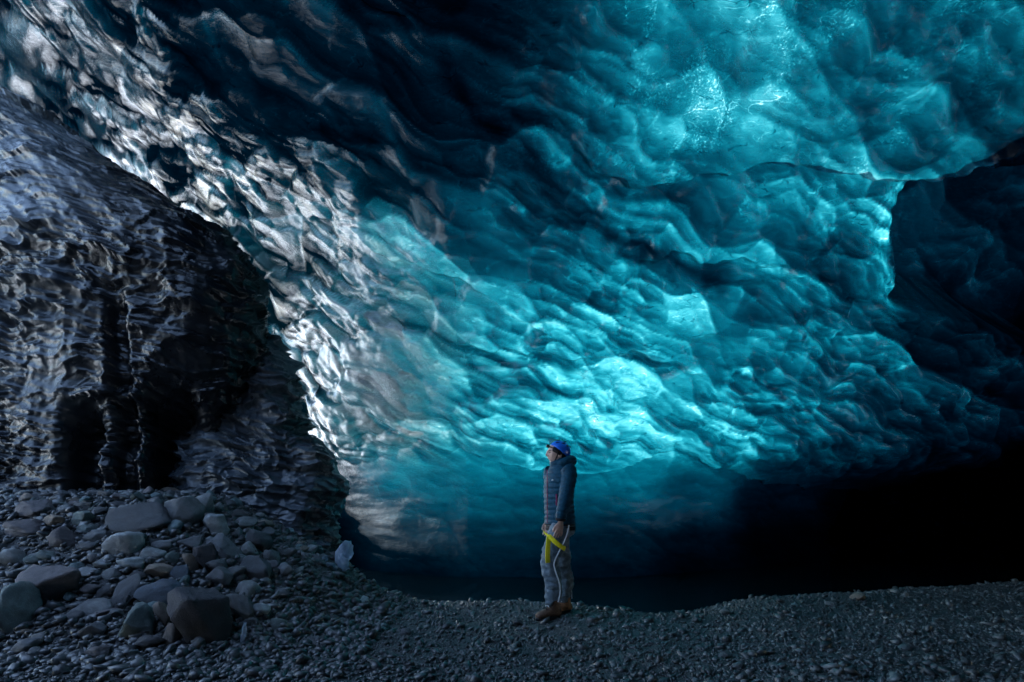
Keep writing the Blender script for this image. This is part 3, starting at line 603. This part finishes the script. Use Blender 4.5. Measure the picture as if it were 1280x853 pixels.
def loose(x, y, s, tone, label, group, rnd):
    o = bpy.data.objects.new('stone', rnd.choice(POOL)); COL.objects.link(o)
    o.material_slots[0].link = 'OBJECT'; o.material_slots[0].material = STONE[tone]
    o.scale = (s*rnd.uniform(.9, 1.5), s*rnd.uniform(.8, 1.2), s*rnd.uniform(.5, .9)); o.rotation_euler = (rnd.uniform(-.4, .4), rnd.uniform(-.4, .4), rnd.uniform(0, 6.3))
    o.location = (x, y, gz(x, y)+s*.2); tag(o, label, 'rock', group)
rnd = random.Random(42); n = 0; tries = 0
while n < 222 and tries < 20000:
    tries += 1
    y = rnd.uniform(3.5, 6.1); x = -y*rnd.uniform(.36, .98)
    if x > -2.05 and y > 4.2: continue
    if y < 4.0 and x > -2.2 or (y < 3.95 and rnd.random() < .6): continue
    s = rnd.choice((.05, .06, .07, .08, .09, .11, .13, .15))
    near = min(ROCKS, key=lambda r: (r[0]-x)**2+(r[1]-y)**2)
    if ((near[0]-x)/(near[2]*.5+s*.3))**2+((near[1]-y)/(near[2]*.42+s*.3))**2 < 1: continue
    n += 1
    tone = rnd.choice(('grey', 'grey', 'slate', 'slate', 'dark', 'pale', 'green', 'tan', 'purple', 'teal'))
    loose(x, y, s, tone,
          place_label(x, y, s, tone, near), 'small loose stones of the talus pile', rnd)
for (x, y, s, tone, lab) in [(-1.52, 5.22, .10, 'pale', 'pale round stone alone on the gravel right of the ice remnant'),
                             (3.95, 5.85, .14, 'tan', 'brownish stone on the dark gravel at far right'), (4.6, 6.0, .10, 'grey', 'small grey stone rightmost on the dark gravel'),
                             (2.15, 5.15, .09, 'grey', 'grey stone on the gravel crest behind the person'), (1.75, 4.9, .07, 'slate', 'small dark stone at the low point of the gravel crest'),
                             (3.1, 5.6, .08, 'teal', 'greenish stone on the gravel crest right of centre'), (.05, 4.75, .11, 'black', 'black stone half buried in gravel in front of the person'),
                             (3.45, 5.55, .08, 'grey', 'grey stone left of the brownish stone on the far right gravel'), (-.9, 4.35, .09, 'slate', 'dark stone on the gravel between the rock pile and the person'),
                             (1.55, 3.75, .08, 'slate', 'dark stone in the foreground gravel right of the person')]:
    loose(x, y, s, tone, lab, 'single stones on the gravel', rnd)

# ------------------------------------------------------------------ gravel
GRAVEL = NT('mixed gravel'); t = GRAVEL
cr = t.n('Attribute', attribute_name='tone').outputs['Fac']; nn = t.noise(90, 3, .6, 0, t.coords())
gc = t.ramp(t.math('ADD', t.math('MULTIPLY', cr, .8), t.math('MULTIPLY', nn, .2)), [(.1, (.03, .033, .035)), (.45, (.085, .095, .098)), (.8, (.18, .195, .195)), (1.0, (.36, .38, .38))])
p = t.n('BsdfPrincipled', i_Base_Color=gc, i_Roughness=t.math('ADD', .12, t.math('MULTIPLY', nn, .5)), i_Normal=t.bump(nn, .4, .004)); GRAVEL = t.done(p)
def gravel(name, n, sampler, med, sig, seed, ico=False, label='', clip=.05):
    rg = np.random.default_rng(seed); x, y = sampler(rg, n); n = len(x)
    r = np.clip(med*np.exp(sig*rg.standard_normal(n)), .004, clip)
    z = ground_z(x, y)+r*rg.uniform(-.1, .5, n)
    if ico:
        bm = bmesh.new(); bmesh.ops.create_icosphere(bm, subdivisions=1, radius=1); V = np.array([v.co[:] for v in bm.verts]); F = np.array([[v.index for v in f.verts] for f in bm.faces]); bm.free()
    else:
        V = np.array([(a, b, c) for a in (-1, 1) for b in (-1, 1) for c in (-1, 1)], float)*.72
        F = np.array([(0, 1, 3), (0, 3, 2), (4, 6, 7), (4, 7, 5), (0, 4, 5), (0, 5, 1), (2, 3, 7), (2, 7, 6), (0, 2, 6), (0, 6, 4), (1, 5, 7), (1, 7, 3)])
    k = len(V); P = V[None]*(1+(.22 if ico else .34)*rg.standard_normal((n, k, 1)).clip(-1.6, 1.6)*.6+0)+.16*rg.standard_normal((n, k, 3)).clip(-2, 2)
    sc = np.stack([rg.uniform(.8, 1.5, n), rg.uniform(.7, 1.1, n), rg.uniform(.45, .9, n)], -1)*r[:, None]; P = P*sc[:, None]
    a = rg.uniform(0, 2*np.pi, n); b = rg.normal(0, .5, n); ca, sa, cb, sb = np.cos(a), np.sin(a), np.cos(b), np.sin(b)
    X = P[..., 0]*cb[:, None]-P[..., 2]*sb[:, None]; Zr = P[..., 0]*sb[:, None]+P[..., 2]*cb[:, None]; Yr = P[..., 1]
    co = np.stack([X*ca[:, None]-Yr*sa[:, None]+x[:, None], X*sa[:, None]+Yr*ca[:, None]+y[:, None], Zr+z[:, None]], -1)
    me = np_mesh(name, co.reshape(-1, 3), tris=(F[None]+(np.arange(n)*k)[:, None, None]).reshape(-1, 3))
    set_attr(me, 'tone', np.repeat(np.clip(rg.beta(2, 3.2, n)*(.95+.55*fbm(x*.8, y*1.2, 7, 3)), 0, 1), k))
    return tag(link(name, me, GRAVEL, smooth=False), label, kind='stuff')
def front(rg, n):
    y = 2.7+4.9*rg.random(n)**1.35; x = y*rg.uniform(-1.03, 1.05, n); keep = ~((x < -1.3) & (y > 4.1)) & (fbm(x*.9+2, y*1.4, 71, 3)+rg.normal(0, .12, n) > -.42); return x[keep], y[keep]
def talus(rg, n):
    y = rg.uniform(3.3, 7.4, n); x = -y*rg.uniform(.22, 1.03, n); keep = (x < -1.1); return x[keep], y[keep]
gravel('gravel', 56000, front, .0072, .45, 1, label='fine dark angular gravel covering the cave floor', clip=.03)
gravel('coarse_gravel', 4200, front, .017, .35, 2, True, 'coarser rounded gravel strewn over the cave floor')
gravel('cobble_gravel', 900, front, .03, .3, 5, True, 'scattered larger pebbles lying over the fine gravel', .05)
gravel('talus_gravel', 12000, talus, .024, .42, 3, True, 'small stones and grit filling the rock pile', .055)

# ------------------------------------------------------------------ the visitor
PX, PY = .454, 5.1
PZ = gz(PX, PY)+.01
person = empty('person', (PX, PY, PZ))
tag(person, 'person in navy quilted jacket and blue helmet standing on the gravel gazing up left', 'person')
FWD = Vector((-math.cos(R(25)), -math.sin(R(25)), 0)); LEFT = Vector((math.sin(R(25)), -math.cos(R(25)), 0)); UP = Vector((0, 0, 1))
def tube_bm(bm, pts, radii, n=18, puff=None, sub=1, cap=True, ref=None):
    """a tapered limb along pts; radii are (side, front) pairs or numbers; puff=(spacing, depth) quilts it"""
    P = [Vector(p) for p in pts]; Rr = [(r, r) if not isinstance(r, tuple) else r for r in radii]
    if sub > 1:
        Q = []; S = []
        for i in range(len(P)-1):
            a = P[max(i-1, 0)]; b = P[i]; c = P[i+1]; d = P[min(i+2, len(P)-1)]
            for k in range(sub):
                t = k/sub; Q.append(.5*(2*b+(c-a)*t+(2*a-5*b+4*c-d)*t*t+(3*b-3*c+d-a)*t**3)); u = t*t*(3-2*t)*.5+t*.5
                S.append(tuple(Rr[i][m]*(1-u)+Rr[i+1][m]*u for m in (0, 1)))
        Q.append(P[-1]); S.append(Rr[-1]); P, Rr = Q, S
    ref = Vector(ref) if ref else FWD
    rings = []; L = 0
    for i, p in enumerate(P):
        tan = (P[min(i+1, len(P)-1)]-P[max(i-1, 0)]).normalized()
        if i: L += (P[i]-P[i-1]).length
        f = (ref-tan*ref.dot(tan)).normalized(); s = tan.cross(f)
        k = 1.0
        if puff: k = 1-puff[1]/max(Rr[i])*(1-abs(math.sin(math.pi*L/puff[0]))**.6)
        rings.append([bm.verts.new(p+s*(Rr[i][0]*k*math.cos(a))+f*(Rr[i][1]*k*math.sin(a))) for a in (2*math.pi*j/n for j in range(n))])
    for a, b in zip(rings, rings[1:]):
        for j in range(n): bm.faces.new((a[j], a[(j+1) % n], b[(j+1) % n], b[j]))
    if cap:
        for rg_, flip in ((rings[0], True), (rings[-1], False)):
            c = bm.verts.new(sum((v.co for v in rg_), Vector())/n)
            for j in range(n):
                bm.faces.new((rg_[(j+1) % n], rg_[j], c) if flip else (rg_[j], rg_[(j+1) % n], c))
def ball_bm(bm, c, r, sub=3, fn=None):
    out = bmesh.ops.create_icosphere(bm, subdivisions=sub, radius=1)
    for v in out['verts']:
        d = v.co.copy(); q = Vector((d.x*r[0], d.y*r[1], d.z*r[2]))
        if fn: q = fn(d, q)
        v.co = Vector(c)+q
def finish(name, bm, mat, parent, voxel=None, smooth_it=0):
    bmesh.ops.recalc_face_normals(bm, faces=bm.faces); me = bpy.data.meshes.new(name); bm.to_mesh(me); bm.free()
    if voxel:
        o = bpy.data.objects.new('tmp', me); COL.objects.link(o)
        m = o.modifiers.new('r', 'REMESH'); m.mode = 'VOXEL'; m.voxel_size = voxel
        if smooth_it: s = o.modifiers.new('s', 'SMOOTH'); s.iterations = smooth_it; s.factor = .5
        dg = bpy.context.evaluated_depsgraph_get(); me2 = bpy.data.meshes.new_from_object(o.evaluated_get(dg)); bpy.data.objects.remove(o); me = me2; me.name = name; me.materials.clear()
    return link(name, me, mat, parent)
SKIN = plain('skin', (.60, .39, .31), .5, .4, 60, .12, .08, .002)
NAVY = plain('navy quilted nylon', (.006, .060, .105), .6, .15, 55, .35, .35, .006)
TRIM = plain('magenta zip trim', (.30, .03, .12), .5)
TROUSER = plain('grey-blue trouser cloth', (.14, .19, .225), .8, .2, 26, .4, .8, .018)
PIPING = plain('pale reflective piping', (.62, .68, .72), .35, .6, 60, .08, .05)
BOOT = plain('brown boot leather', (.13, .075, .05), .6, .3, 70, .4, .4, .004)
BOOT2 = plain('orange brown suede', (.30, .15, .085), .7, .2, 70, .3, .3, .004)
RUBBER = plain('black rubber', (.02, .02, .022), .6, .4, 60, .2, .3)
BLUE = plain('glossy blue helmet shell', (.02, .19, .85), .25, .6, 20, .06, .02)
BLACKC = plain('black knit and webbing', (.016, .016, .018), .8, .2, 120, .3, .4)
YELLOW = plain('yellow webbing', (.95, .80, .02), .6, .3, 150, .1, .2)
METAL = plain('grey lamp body', (.45, .47, .5), .3, .5, 60, .05, .02)
HAIR = plain('dark hair', (.02, .016, .014), .5, .4, 180, .4, .5)

sh_c = Vector((.02, 0, 1.42)); l_sh = sh_c+LEFT*.185; r_sh = sh_c-LEFT*.185
l_el = Vector((.050, -.215, 1.135)); l_wr = Vector((.008, -.235, .945))
r_el = Vector((-.02, .22, 1.13)); r_wr = Vector((-.075, .19, .94))
l_hip = Vector((.03, -.085, .90)); r_hip = Vector((.03, .085, .90))
l_kn = Vector((-.083, -.14, .535)); l_an = Vector((-.052, -.145, .11))
r_kn = Vector((.055, .10, .52)); r_an = Vector((.085, .12, .10))
HC = Vector((-.002, -.005, 1.605))                         # middle of the head
HF = Vector((-.985, -.17, 0)).normalized(); HL = Vector((-HF.y, HF.x, 0))   # where it looks
def head_fn(d, q):
    f = d.dot(HF); s = d.dot(HL); z = d.z
    fr = .098*f; sd_ = .076*s; up = .124*z
    if z < -.1:                                            # jaw narrows, chin forward
        k = (-z-.1); sd_ *= 1-.42*k; fr = fr*(1-.10*k) if f < 0 else fr*(1+.02*k)
    if f > 0:
        fr += .024*math.exp(-(s/.17)**2-((z+.16)/.17)**2)*f          # nose
        fr += .010*math.exp(-(s/.13)**2-((z-.02)/.16)**2)*f
        fr += .009*math.exp(-(s/.6)**2-((z-.17)/.10)**2)*f           # brow
        fr -= .011*math.exp(-((abs(s)-.38)/.17)**2-((z-.03)/.10)**2)*f   # eye sockets
        fr += .008*math.exp(-(s/.28)**2-((z+.48)/.06)**2)*f          # lips
        fr -= .006*math.exp(-(s/.35)**2-((z+.60)/.05)**2)*f
        fr += .012*math.exp(-(s/.30)**2-((z+.80)/.14)**2)*f          # chin
    return HF*fr+HL*sd_+UP*up
bm = bmesh.new()
ball_bm(bm, HC, (1, 1, 1), 5, head_fn)
tube_bm(bm, [HC+Vector((.03, 0, -.02)), Vector((.028, 0, 1.50)), Vector((.03, 0, 1.40))], [.055, .056, .075], 16)
for s_ in (1, -1): ball_bm(bm, HC-HF*.012+HL*(.077*s_)-UP*.012, (.022, .012, .033), 2)
tube_bm(bm, [(.03, 0, 1.46), (.02, 0, 1.38), (.015, 0, 1.2), (.02, 0, 1.05), (.03, 0, .86)], [(.10, .07), (.17, .105), (.15, .105), (.14, .10), (.15, .105)], 24, sub=3)
for sh, el, wr in ((l_sh, l_el, l_wr), (r_sh, r_el, r_wr)): tube_bm(bm, [sh, el, wr], [.052, .04, .027], 14, sub=4)
for hp, kn, an in ((l_hip, l_kn, l_an), (r_hip, r_kn, r_an)): tube_bm(bm, [hp, kn, an, an-UP*.07], [.078, .052, .036, .04], 14, sub=4)
def hand_bm(bm, wr, down, front, out):
    """palm, four fingers of different length, thumb from the side of the palm"""
    palm = wr+down*.045; tube_bm(bm, [wr-down*.02, wr+down*.02, wr+down*.05, wr+down*.092], [(.022, .019), (.032, .016), (.040, .016), (.040, .013)], 14, sub=2, ref=out)
    side = front
    for i, (off, ln) in enumerate(((.031, .070), (.0105, .080), (-.0105, .075), (-.031, .060))):
        b = wr+down*.085+side*off; c1 = b+down*ln*.45+out*-.006+side*off*.18; c2 = c1+down*ln*.32+out*-.016; c3 = c2+down*ln*.22+out*-.016
        tube_bm(bm, [b, c1, c2, c3], [.0092, .0088, .0082, .0062], 8, sub=2)
    b = wr+down*.025+side*.026; tube_bm(bm, [b, b+down*.03+side*.022-out*.006, b+down*.062+side*.028-out*.014, b+down*.082+side*.026-out*.02], [.0125, .0115, .0098, .007], 8, sub=2)
hand_bm(bm, l_wr+Vector((0, 0, -.01)), Vector((-.16, 0, -1)).normalized(), Vector((-.93, -.35, .12)).normalized(), Vector((.35, -.94, 0)))
hand_bm(bm, r_wr+Vector((0, 0, -.01)), Vector((-.1, 0, -1)).normalized(), Vector((-.93, .35, .12)).normalized(), Vector((.35, .94, 0)))
body = finish('body', bm, SKIN, person, .0052, 1)
# face: eyes and eyebrows belong to the body
for s_ in (1, -1):
    bm = bmesh.new(); ball_bm(bm, HC+HF*.083+HL*(.031*s_)+UP*.004, (.010, .012, .006), 2); finish('eye', bm, HAIR, body)
    bm = bmesh.new(); tube_bm(bm, [HC+HF*.094+HL*(.014*s_)+UP*.022, HC+HF*.090+HL*(.034*s_)+UP*.027, HC+HF*.076+HL*(.05*s_)+UP*.022], [.0035, .004, .0025], 8, sub=2); finish('eyebrow', bm, HAIR, body)
# jacket: torso, sleeves, hood and collar in one quilted shell
bm = bmesh.new()
tube_bm(bm, [Vector((.022, 0, .90)), Vector((.02, 0, 1.0)), Vector((.012, 0, 1.12)), Vector((.012, 0, 1.25)), Vector((.018, 0, 1.36)), Vector((.022, 0, 1.44)), Vector((.022, 0, 1.505))],
        [(.185, .142), (.185, .142), (.178, .140), (.19, .143), (.195, .135), (.150, .112), (.080, .078)], 40, puff=(.050, .013), sub=14)
tube_bm(bm, [l_sh-LEFT*.04+UP*.02, l_sh-UP*.04, l_el, l_wr-Vector((.004, 0, -.015))], [.078, .078, .070, .050], 24, puff=(.050, .010), sub=14)
tube_bm(bm, [r_sh+LEFT*.04+UP*.02, r_sh-UP*.04, r_el, r_wr-Vector((-.004, 0, -.015))], [.078, .078, .070, .050], 24, puff=(.050, .013), sub=14)
tube_bm(bm, [(.02, 0, 1.47), (.005, -.004, 1.515), (-.008, -.006, 1.545)], [(.098, .092), (.090, .088), (.084, .084)], 24, puff=(.036, .006), sub=8)
hood = [Vector((.03, 0, 1.51))+Vector((math.cos(a)*.085+.02, math.sin(a)*.10, .022*math.cos(a))) for a in (R(-130+260*i/10) for i in range(11))]
tube_bm(bm, hood, [.018, .035, .046, .052, .056, .058, .056, .052, .046, .035, .018], 14, sub=3, ref=(0, 0, 1))
jacket = finish('jacket', bm, NAVY, person, .0054, 1)
def on_torso(ang, z, off=.0):
    """a point on the jacket's front, ang from straight ahead towards the left arm"""
    tt = (z-.9)/.6; a_, b_ = .143, .187
    return Vector((.015, 0, z))+FWD*((a_+off)*math.cos(ang))+LEFT*((b_+off)*math.sin(ang))
bm = bmesh.new(); tube_bm(bm, [on_torso(R(6), z, .004) for z in np.linspace(.915, 1.44, 12)], [.0035]*12, 8, ref=(0, 1, 0)); finish('zip', bm, TRIM, jacket)
bm = bmesh.new(); tube_bm(bm, [on_torso(R(44), z, .005) for z in np.linspace(1.09, 1.20, 5)], [.007]*5, 8, ref=(0, 1, 0)); finish('pocket_zip', bm, TRIM, jacket)
bm = bmesh.new(); ball_bm(bm, on_torso(R(30), 1.335, .002), (.014, .008, .008), 2); finish('chest_logo', bm, PIPING, jacket)
bm = bmesh.new(); tube_bm(bm, [Vector((.022, 0, .905))+UP*0, Vector((.022, 0, .893))], [(.187, .145), (.184, .142)], 40); finish('hem', bm, BLACKC, jacket)
bm = bmesh.new(); tube_bm(bm, [l_wr+Vector((.002, 0, .022)), l_wr+Vector((-.002, 0, -.004))], [.050, .046], 20); finish('cuff', bm, BLACKC, jacket)
bm = bmesh.new(); tube_bm(bm, [r_wr+Vector((.002, 0, .022)), r_wr+Vector((-.002, 0, -.004))], [.050, .046], 20); finish('cuff', bm, BLACKC, jacket)
# trousers: hips and both legs in one piece, creased at the knees and over the boots
bm = bmesh.new()
tube_bm(bm, [(.028, 0, .97), (.03, 0, .90), (.03, 0, .82), (.03, 0, .78)], [(.165, .125), (.172, .132), (.165, .128), (.12, .10)], 28, sub=3)
for hp, kn, an in ((l_hip, l_kn, l_an), (r_hip, r_kn, r_an)):
    mid = hp.lerp(kn, .5)+Vector((-.012, 0, 0)); calf = kn.lerp(an, .45)+Vector((.018, 0, 0)); low_ = kn.lerp(an, .82)
    tube_bm(bm, [hp-UP*.02, mid, kn+UP*.05, kn-UP*.06, calf, low_, an+UP*.055], [.108, .101, .088, .086, .084, .080, .078], 28, sub=8)
for v in bm.verts:
    if v.co.z < .84:
        n_ = mnoise.noise(Vector((v.co.x*9, v.co.y*9, v.co.z*26)))+.6*mnoise.noise(Vector((v.co.x*22+4, v.co.y*20, v.co.z*40+v.co.x*30)))
        c_ = l_hip.lerp(l_an, (.9-v.co.z)/.8) if v.co.y < 0 else r_hip.lerp(r_an, (.9-v.co.z)/.8)
        d_ = Vector((v.co.x-c_.x, v.co.y-c_.y, 0)); v.co += d_.normalized()*(.016*n_)
trousers = finish('trousers', bm, TROUSER, person, .006, 1)
def stripe(kn, hp, an, sgn, r):
    pts = []
    for t_ in np.linspace(0, 1, 26):
        c = hp.lerp(kn, t_*2) if t_ < .5 else kn.lerp(an+UP*.06, t_*2-1)
        if t_ < .5: c = c+Vector((-.012*math.sin(t_*2*math.pi), 0, 0))
        else: c = c+Vector((.018*math.sin((t_*2-1)*math.pi), 0, 0))
        rr = .106-.026*t_
        pts.append(c+Vector((.035*(1-t_)*sgn+.02*math.sin(t_*9)*sgn+.028, sgn*0, 0))+Vector((0, -1 if sgn > 0 else 1, 0))*(rr+.002)*.97)
    return pts
bm = bmesh.new(); tube_bm(bm, stripe(l_kn, l_hip, l_an, 1, .08), [(.0065, .006)]*26, 8, ref=(0, 1, 0)); finish('piping', bm, PIPING, trousers)
bm = bmesh.new(); tube_bm(bm, [r_kn.lerp(r_an, t_)+Vector((.072, -.02, .0)) for t_ in (.1, .3, .5, .7, .9)], [(.006, .005)]*5, 8, ref=(0, 1, 0)); finish('piping', bm, PIPING, trousers)
# boots
def boot(an, toe, mat, nm):
    g = Vector((an.x, an.y, -.01)); toe = Vector(toe).normalized(); sd = Vector((-toe.y, toe.x, 0)); bm = bmesh.new()
    tube_bm(bm, [an+UP*.12, an+UP*.06, an+Vector((0, 0, 0)), g+UP*.055+toe*.01], [(.050, .056), (.052, .058), (.053, .062), (.055, .075)], 20, sub=3, ref=toe)
    tube_bm(bm, [g+UP*.062-toe*.075, g+UP*.062-toe*.03, g+UP*.066+toe*.05, g+UP*.056+toe*.11, g+UP*.046+toe*.165, g+UP*.038+toe*.192], [(.034, .040), (.046, .052), (.050, .052), (.052, .042), (.046, .032), (.024, .016)], 20, sub=3, ref=UP)
    b = finish('boot', bm, mat, person, .006, 1)
    bm = bmesh.new(); top = []; bot = []
    for i in range(36):
        a = 2*math.pi*i/36; f = math.cos(a); s2 = math.sin(a); L_ = .145 if f > 0 else .145
        w_ = .050*(1-.10*math.cos(2*a))*(.92 if f < 0 else 1.04); p_ = toe*(.058+L_*f*(1.0))+sd*(w_*s2)
        top.append(bm.verts.new(g+p_+UP*.034)); bot.append(bm.verts.new(g+p_*(.985)+UP*(.0+.010*max(0, f-.6))))
    for i in range(36): bm.faces.new((top[i], top[(i+1) % 36], bot[(i+1) % 36], bot[i]))
    bm.faces.new(top); bm.faces.new(bot[::-1]); finish('sole', bm, RUBBER, b)
    for k in range(4):
        bm = bmesh.new(); c_ = g+toe*(.115-.022*k)+UP*(.090+.024*k)
        tube_bm(bm, [c_-sd*.032+toe*.0-UP*.012, c_+UP*.004, c_+sd*.032-UP*.012], [.0035]*3, 6, sub=3); finish('lace', bm, BLACKC if k % 2 else PIPING, b)
    bm = bmesh.new(); tube_bm(bm, [an+UP*.128, an+UP*.112], [.054, .055], 20, ref=toe); finish('boot_collar', bm, BOOT2, b)
    return b
boot(l_an, (-.88, -.47, 0), BOOT, 'near'); boot(r_an, (-.80, -.60, 0), BOOT2, 'far')
# helmet, tilted back over a black beanie, with lamp and chin strap
TN = Vector((.62, .05, .78)).normalized()
def cap_bm(c, r, cut, n=(56, 26), rim=.0, tn=TN):
    bm = bmesh.new(); ex = tn.orthogonal().normalized(); ey = tn.cross(ex); rings = []
    amax = math.acos(max(-1, min(1, cut)))
    for i in range(1, n[1]+1):
        a = amax*i/n[1]
        rings.append([bm.verts.new(Vector(c)+Vector([(tn*math.cos(a)+(ex*math.cos(b)+ey*math.sin(b))*math.sin(a))[m]*r[m] for m in range(3)])) for b in (2*math.pi*j/n[0] for j in range(n[0]))])
    t0 = bm.verts.new(Vector(c)+Vector([tn[m]*r[m] for m in range(3)]))
    for j in range(n[0]): bm.faces.new((t0, rings[0][j], rings[0][(j+1) % n[0]]))
    for a_, b_ in zip(rings, rings[1:]):
        for j in range(n[0]): bm.faces.new((a_[j], b_[j], b_[(j+1) % n[0]], a_[(j+1) % n[0]]))
    inner = [bm.verts.new(v.co*.965+Vector(c)*.035) for v in rings[-1]]
    for j in range(n[0]): bm.faces.new((rings[-1][j], inner[j], inner[(j+1) % n[0]], rings[-1][(j+1) % n[0]]))
    cb = bm.verts.new(Vector(c))
    for j in range(n[0]): bm.faces.new((inner[j], cb, inner[(j+1) % n[0]]))
    return bm
HCN = HC+Vector((.012, 0, .006))
beanie = finish('beanie', cap_bm(HCN, (.104, .088, .110), -.30, tn=Vector((.52, .05, .85)).normalized()), BLACKC, person)
helmet = finish('helmet', cap_bm(HCN+Vector((.004, 0, .008)), (.116, .104, .114), .02), BLUE, person)
HE = HCN+Vector((.004, 0, .008))
def on_helmet(d, k=1.0):
    d = Vector(d).normalized(); return HE+Vector((d.x*.116, d.y*.104, d.z*.114))*k
for d in ((-.15, -.62, .77), (.28, -.66, .70), (.62, -.62, .48), (-.1, -.25, .95), (.45, -.2, .88), (.86, -.3, .42)):
    bm = bmesh.new(); ball_bm(bm, on_helmet(d, .985), (.022, .008, .008), 2); o_ = finish('vent', bm, BLACKC, helmet)
bm = bmesh.new(); tube_bm(bm, [HCN+Vector([(Vector((-.83, 0, .52)).normalized()*math.cos(b)+Vector((0, -1, 0))*math.sin(b))[m]*(.120, .107, .116)[m] for m in range(3)]) for b in np.linspace(-1.5, 1.5, 17)], [(.011, .004)]*17, 8, ref=UP)
strap = finish('lamp_strap', bm, BLACKC, helmet)
bm = bmesh.new(); LP = HCN+Vector((-.83, 0, .52)).normalized()*.125+Vector((0, -.01, 0)); tube_bm(bm, [LP-HF*.010, LP+HF*.006, LP+HF*.014, LP+HF*.017], [.017, .017, .014, .010], 16, sub=2, ref=UP)
lamp = finish('headlamp', bm, BLACKC, person)
bm = bmesh.new(); ball_bm(bm, LP+HF*.016, (.007, .013, .012), 2); finish('lens', bm, METAL, lamp)
bm = bmesh.new(); tube_bm(bm, [HC-HF*.01+HL*-.0+Vector((0, -.088, .035)), HC+HF*.01+Vector((0, -.083, -.03)), HC+HF*.035+Vector((0, -.060, -.085)), HC+HF*.055+Vector((0, -.02, -.118))], [(.006, .003)]*4, 8, sub=4, ref=(0, 1, 0)); finish('chin_strap', bm, BLACKC, helmet)
# climbing harness: dark belt and yellow webbing round the near thigh
bm = bmesh.new(); tube_bm(bm, [(.028, 0, .885), (.028, 0, .845)], [(.178, .138), (.178, .138)], 36); harness = finish('harness_belt', bm, BLACKC, person)
def webbing(pts, w, name):
    bm = bmesh.new(); tube_bm(bm, pts, [(w, .004)]*len(pts), 10, sub=5, ref=(.25, -1, 0)); finish(name, bm, YELLOW, harness)
webbing([(-.100, -.185, .79), (-.112, -.235, .70), (-.116, -.243, .60), (-.112, -.240, .545)], .024, 'hanging_strap')
webbing([(-.104, -.190, .80), (-.045, -.222, .745), (.010, -.222, .70), (.055, -.185, .672)], .022, 'leg_loop')
webbing([(-.140, -.06, .835), (-.128, -.13, .815), (-.100, -.178, .80)], .010, 'tie_in_loop')
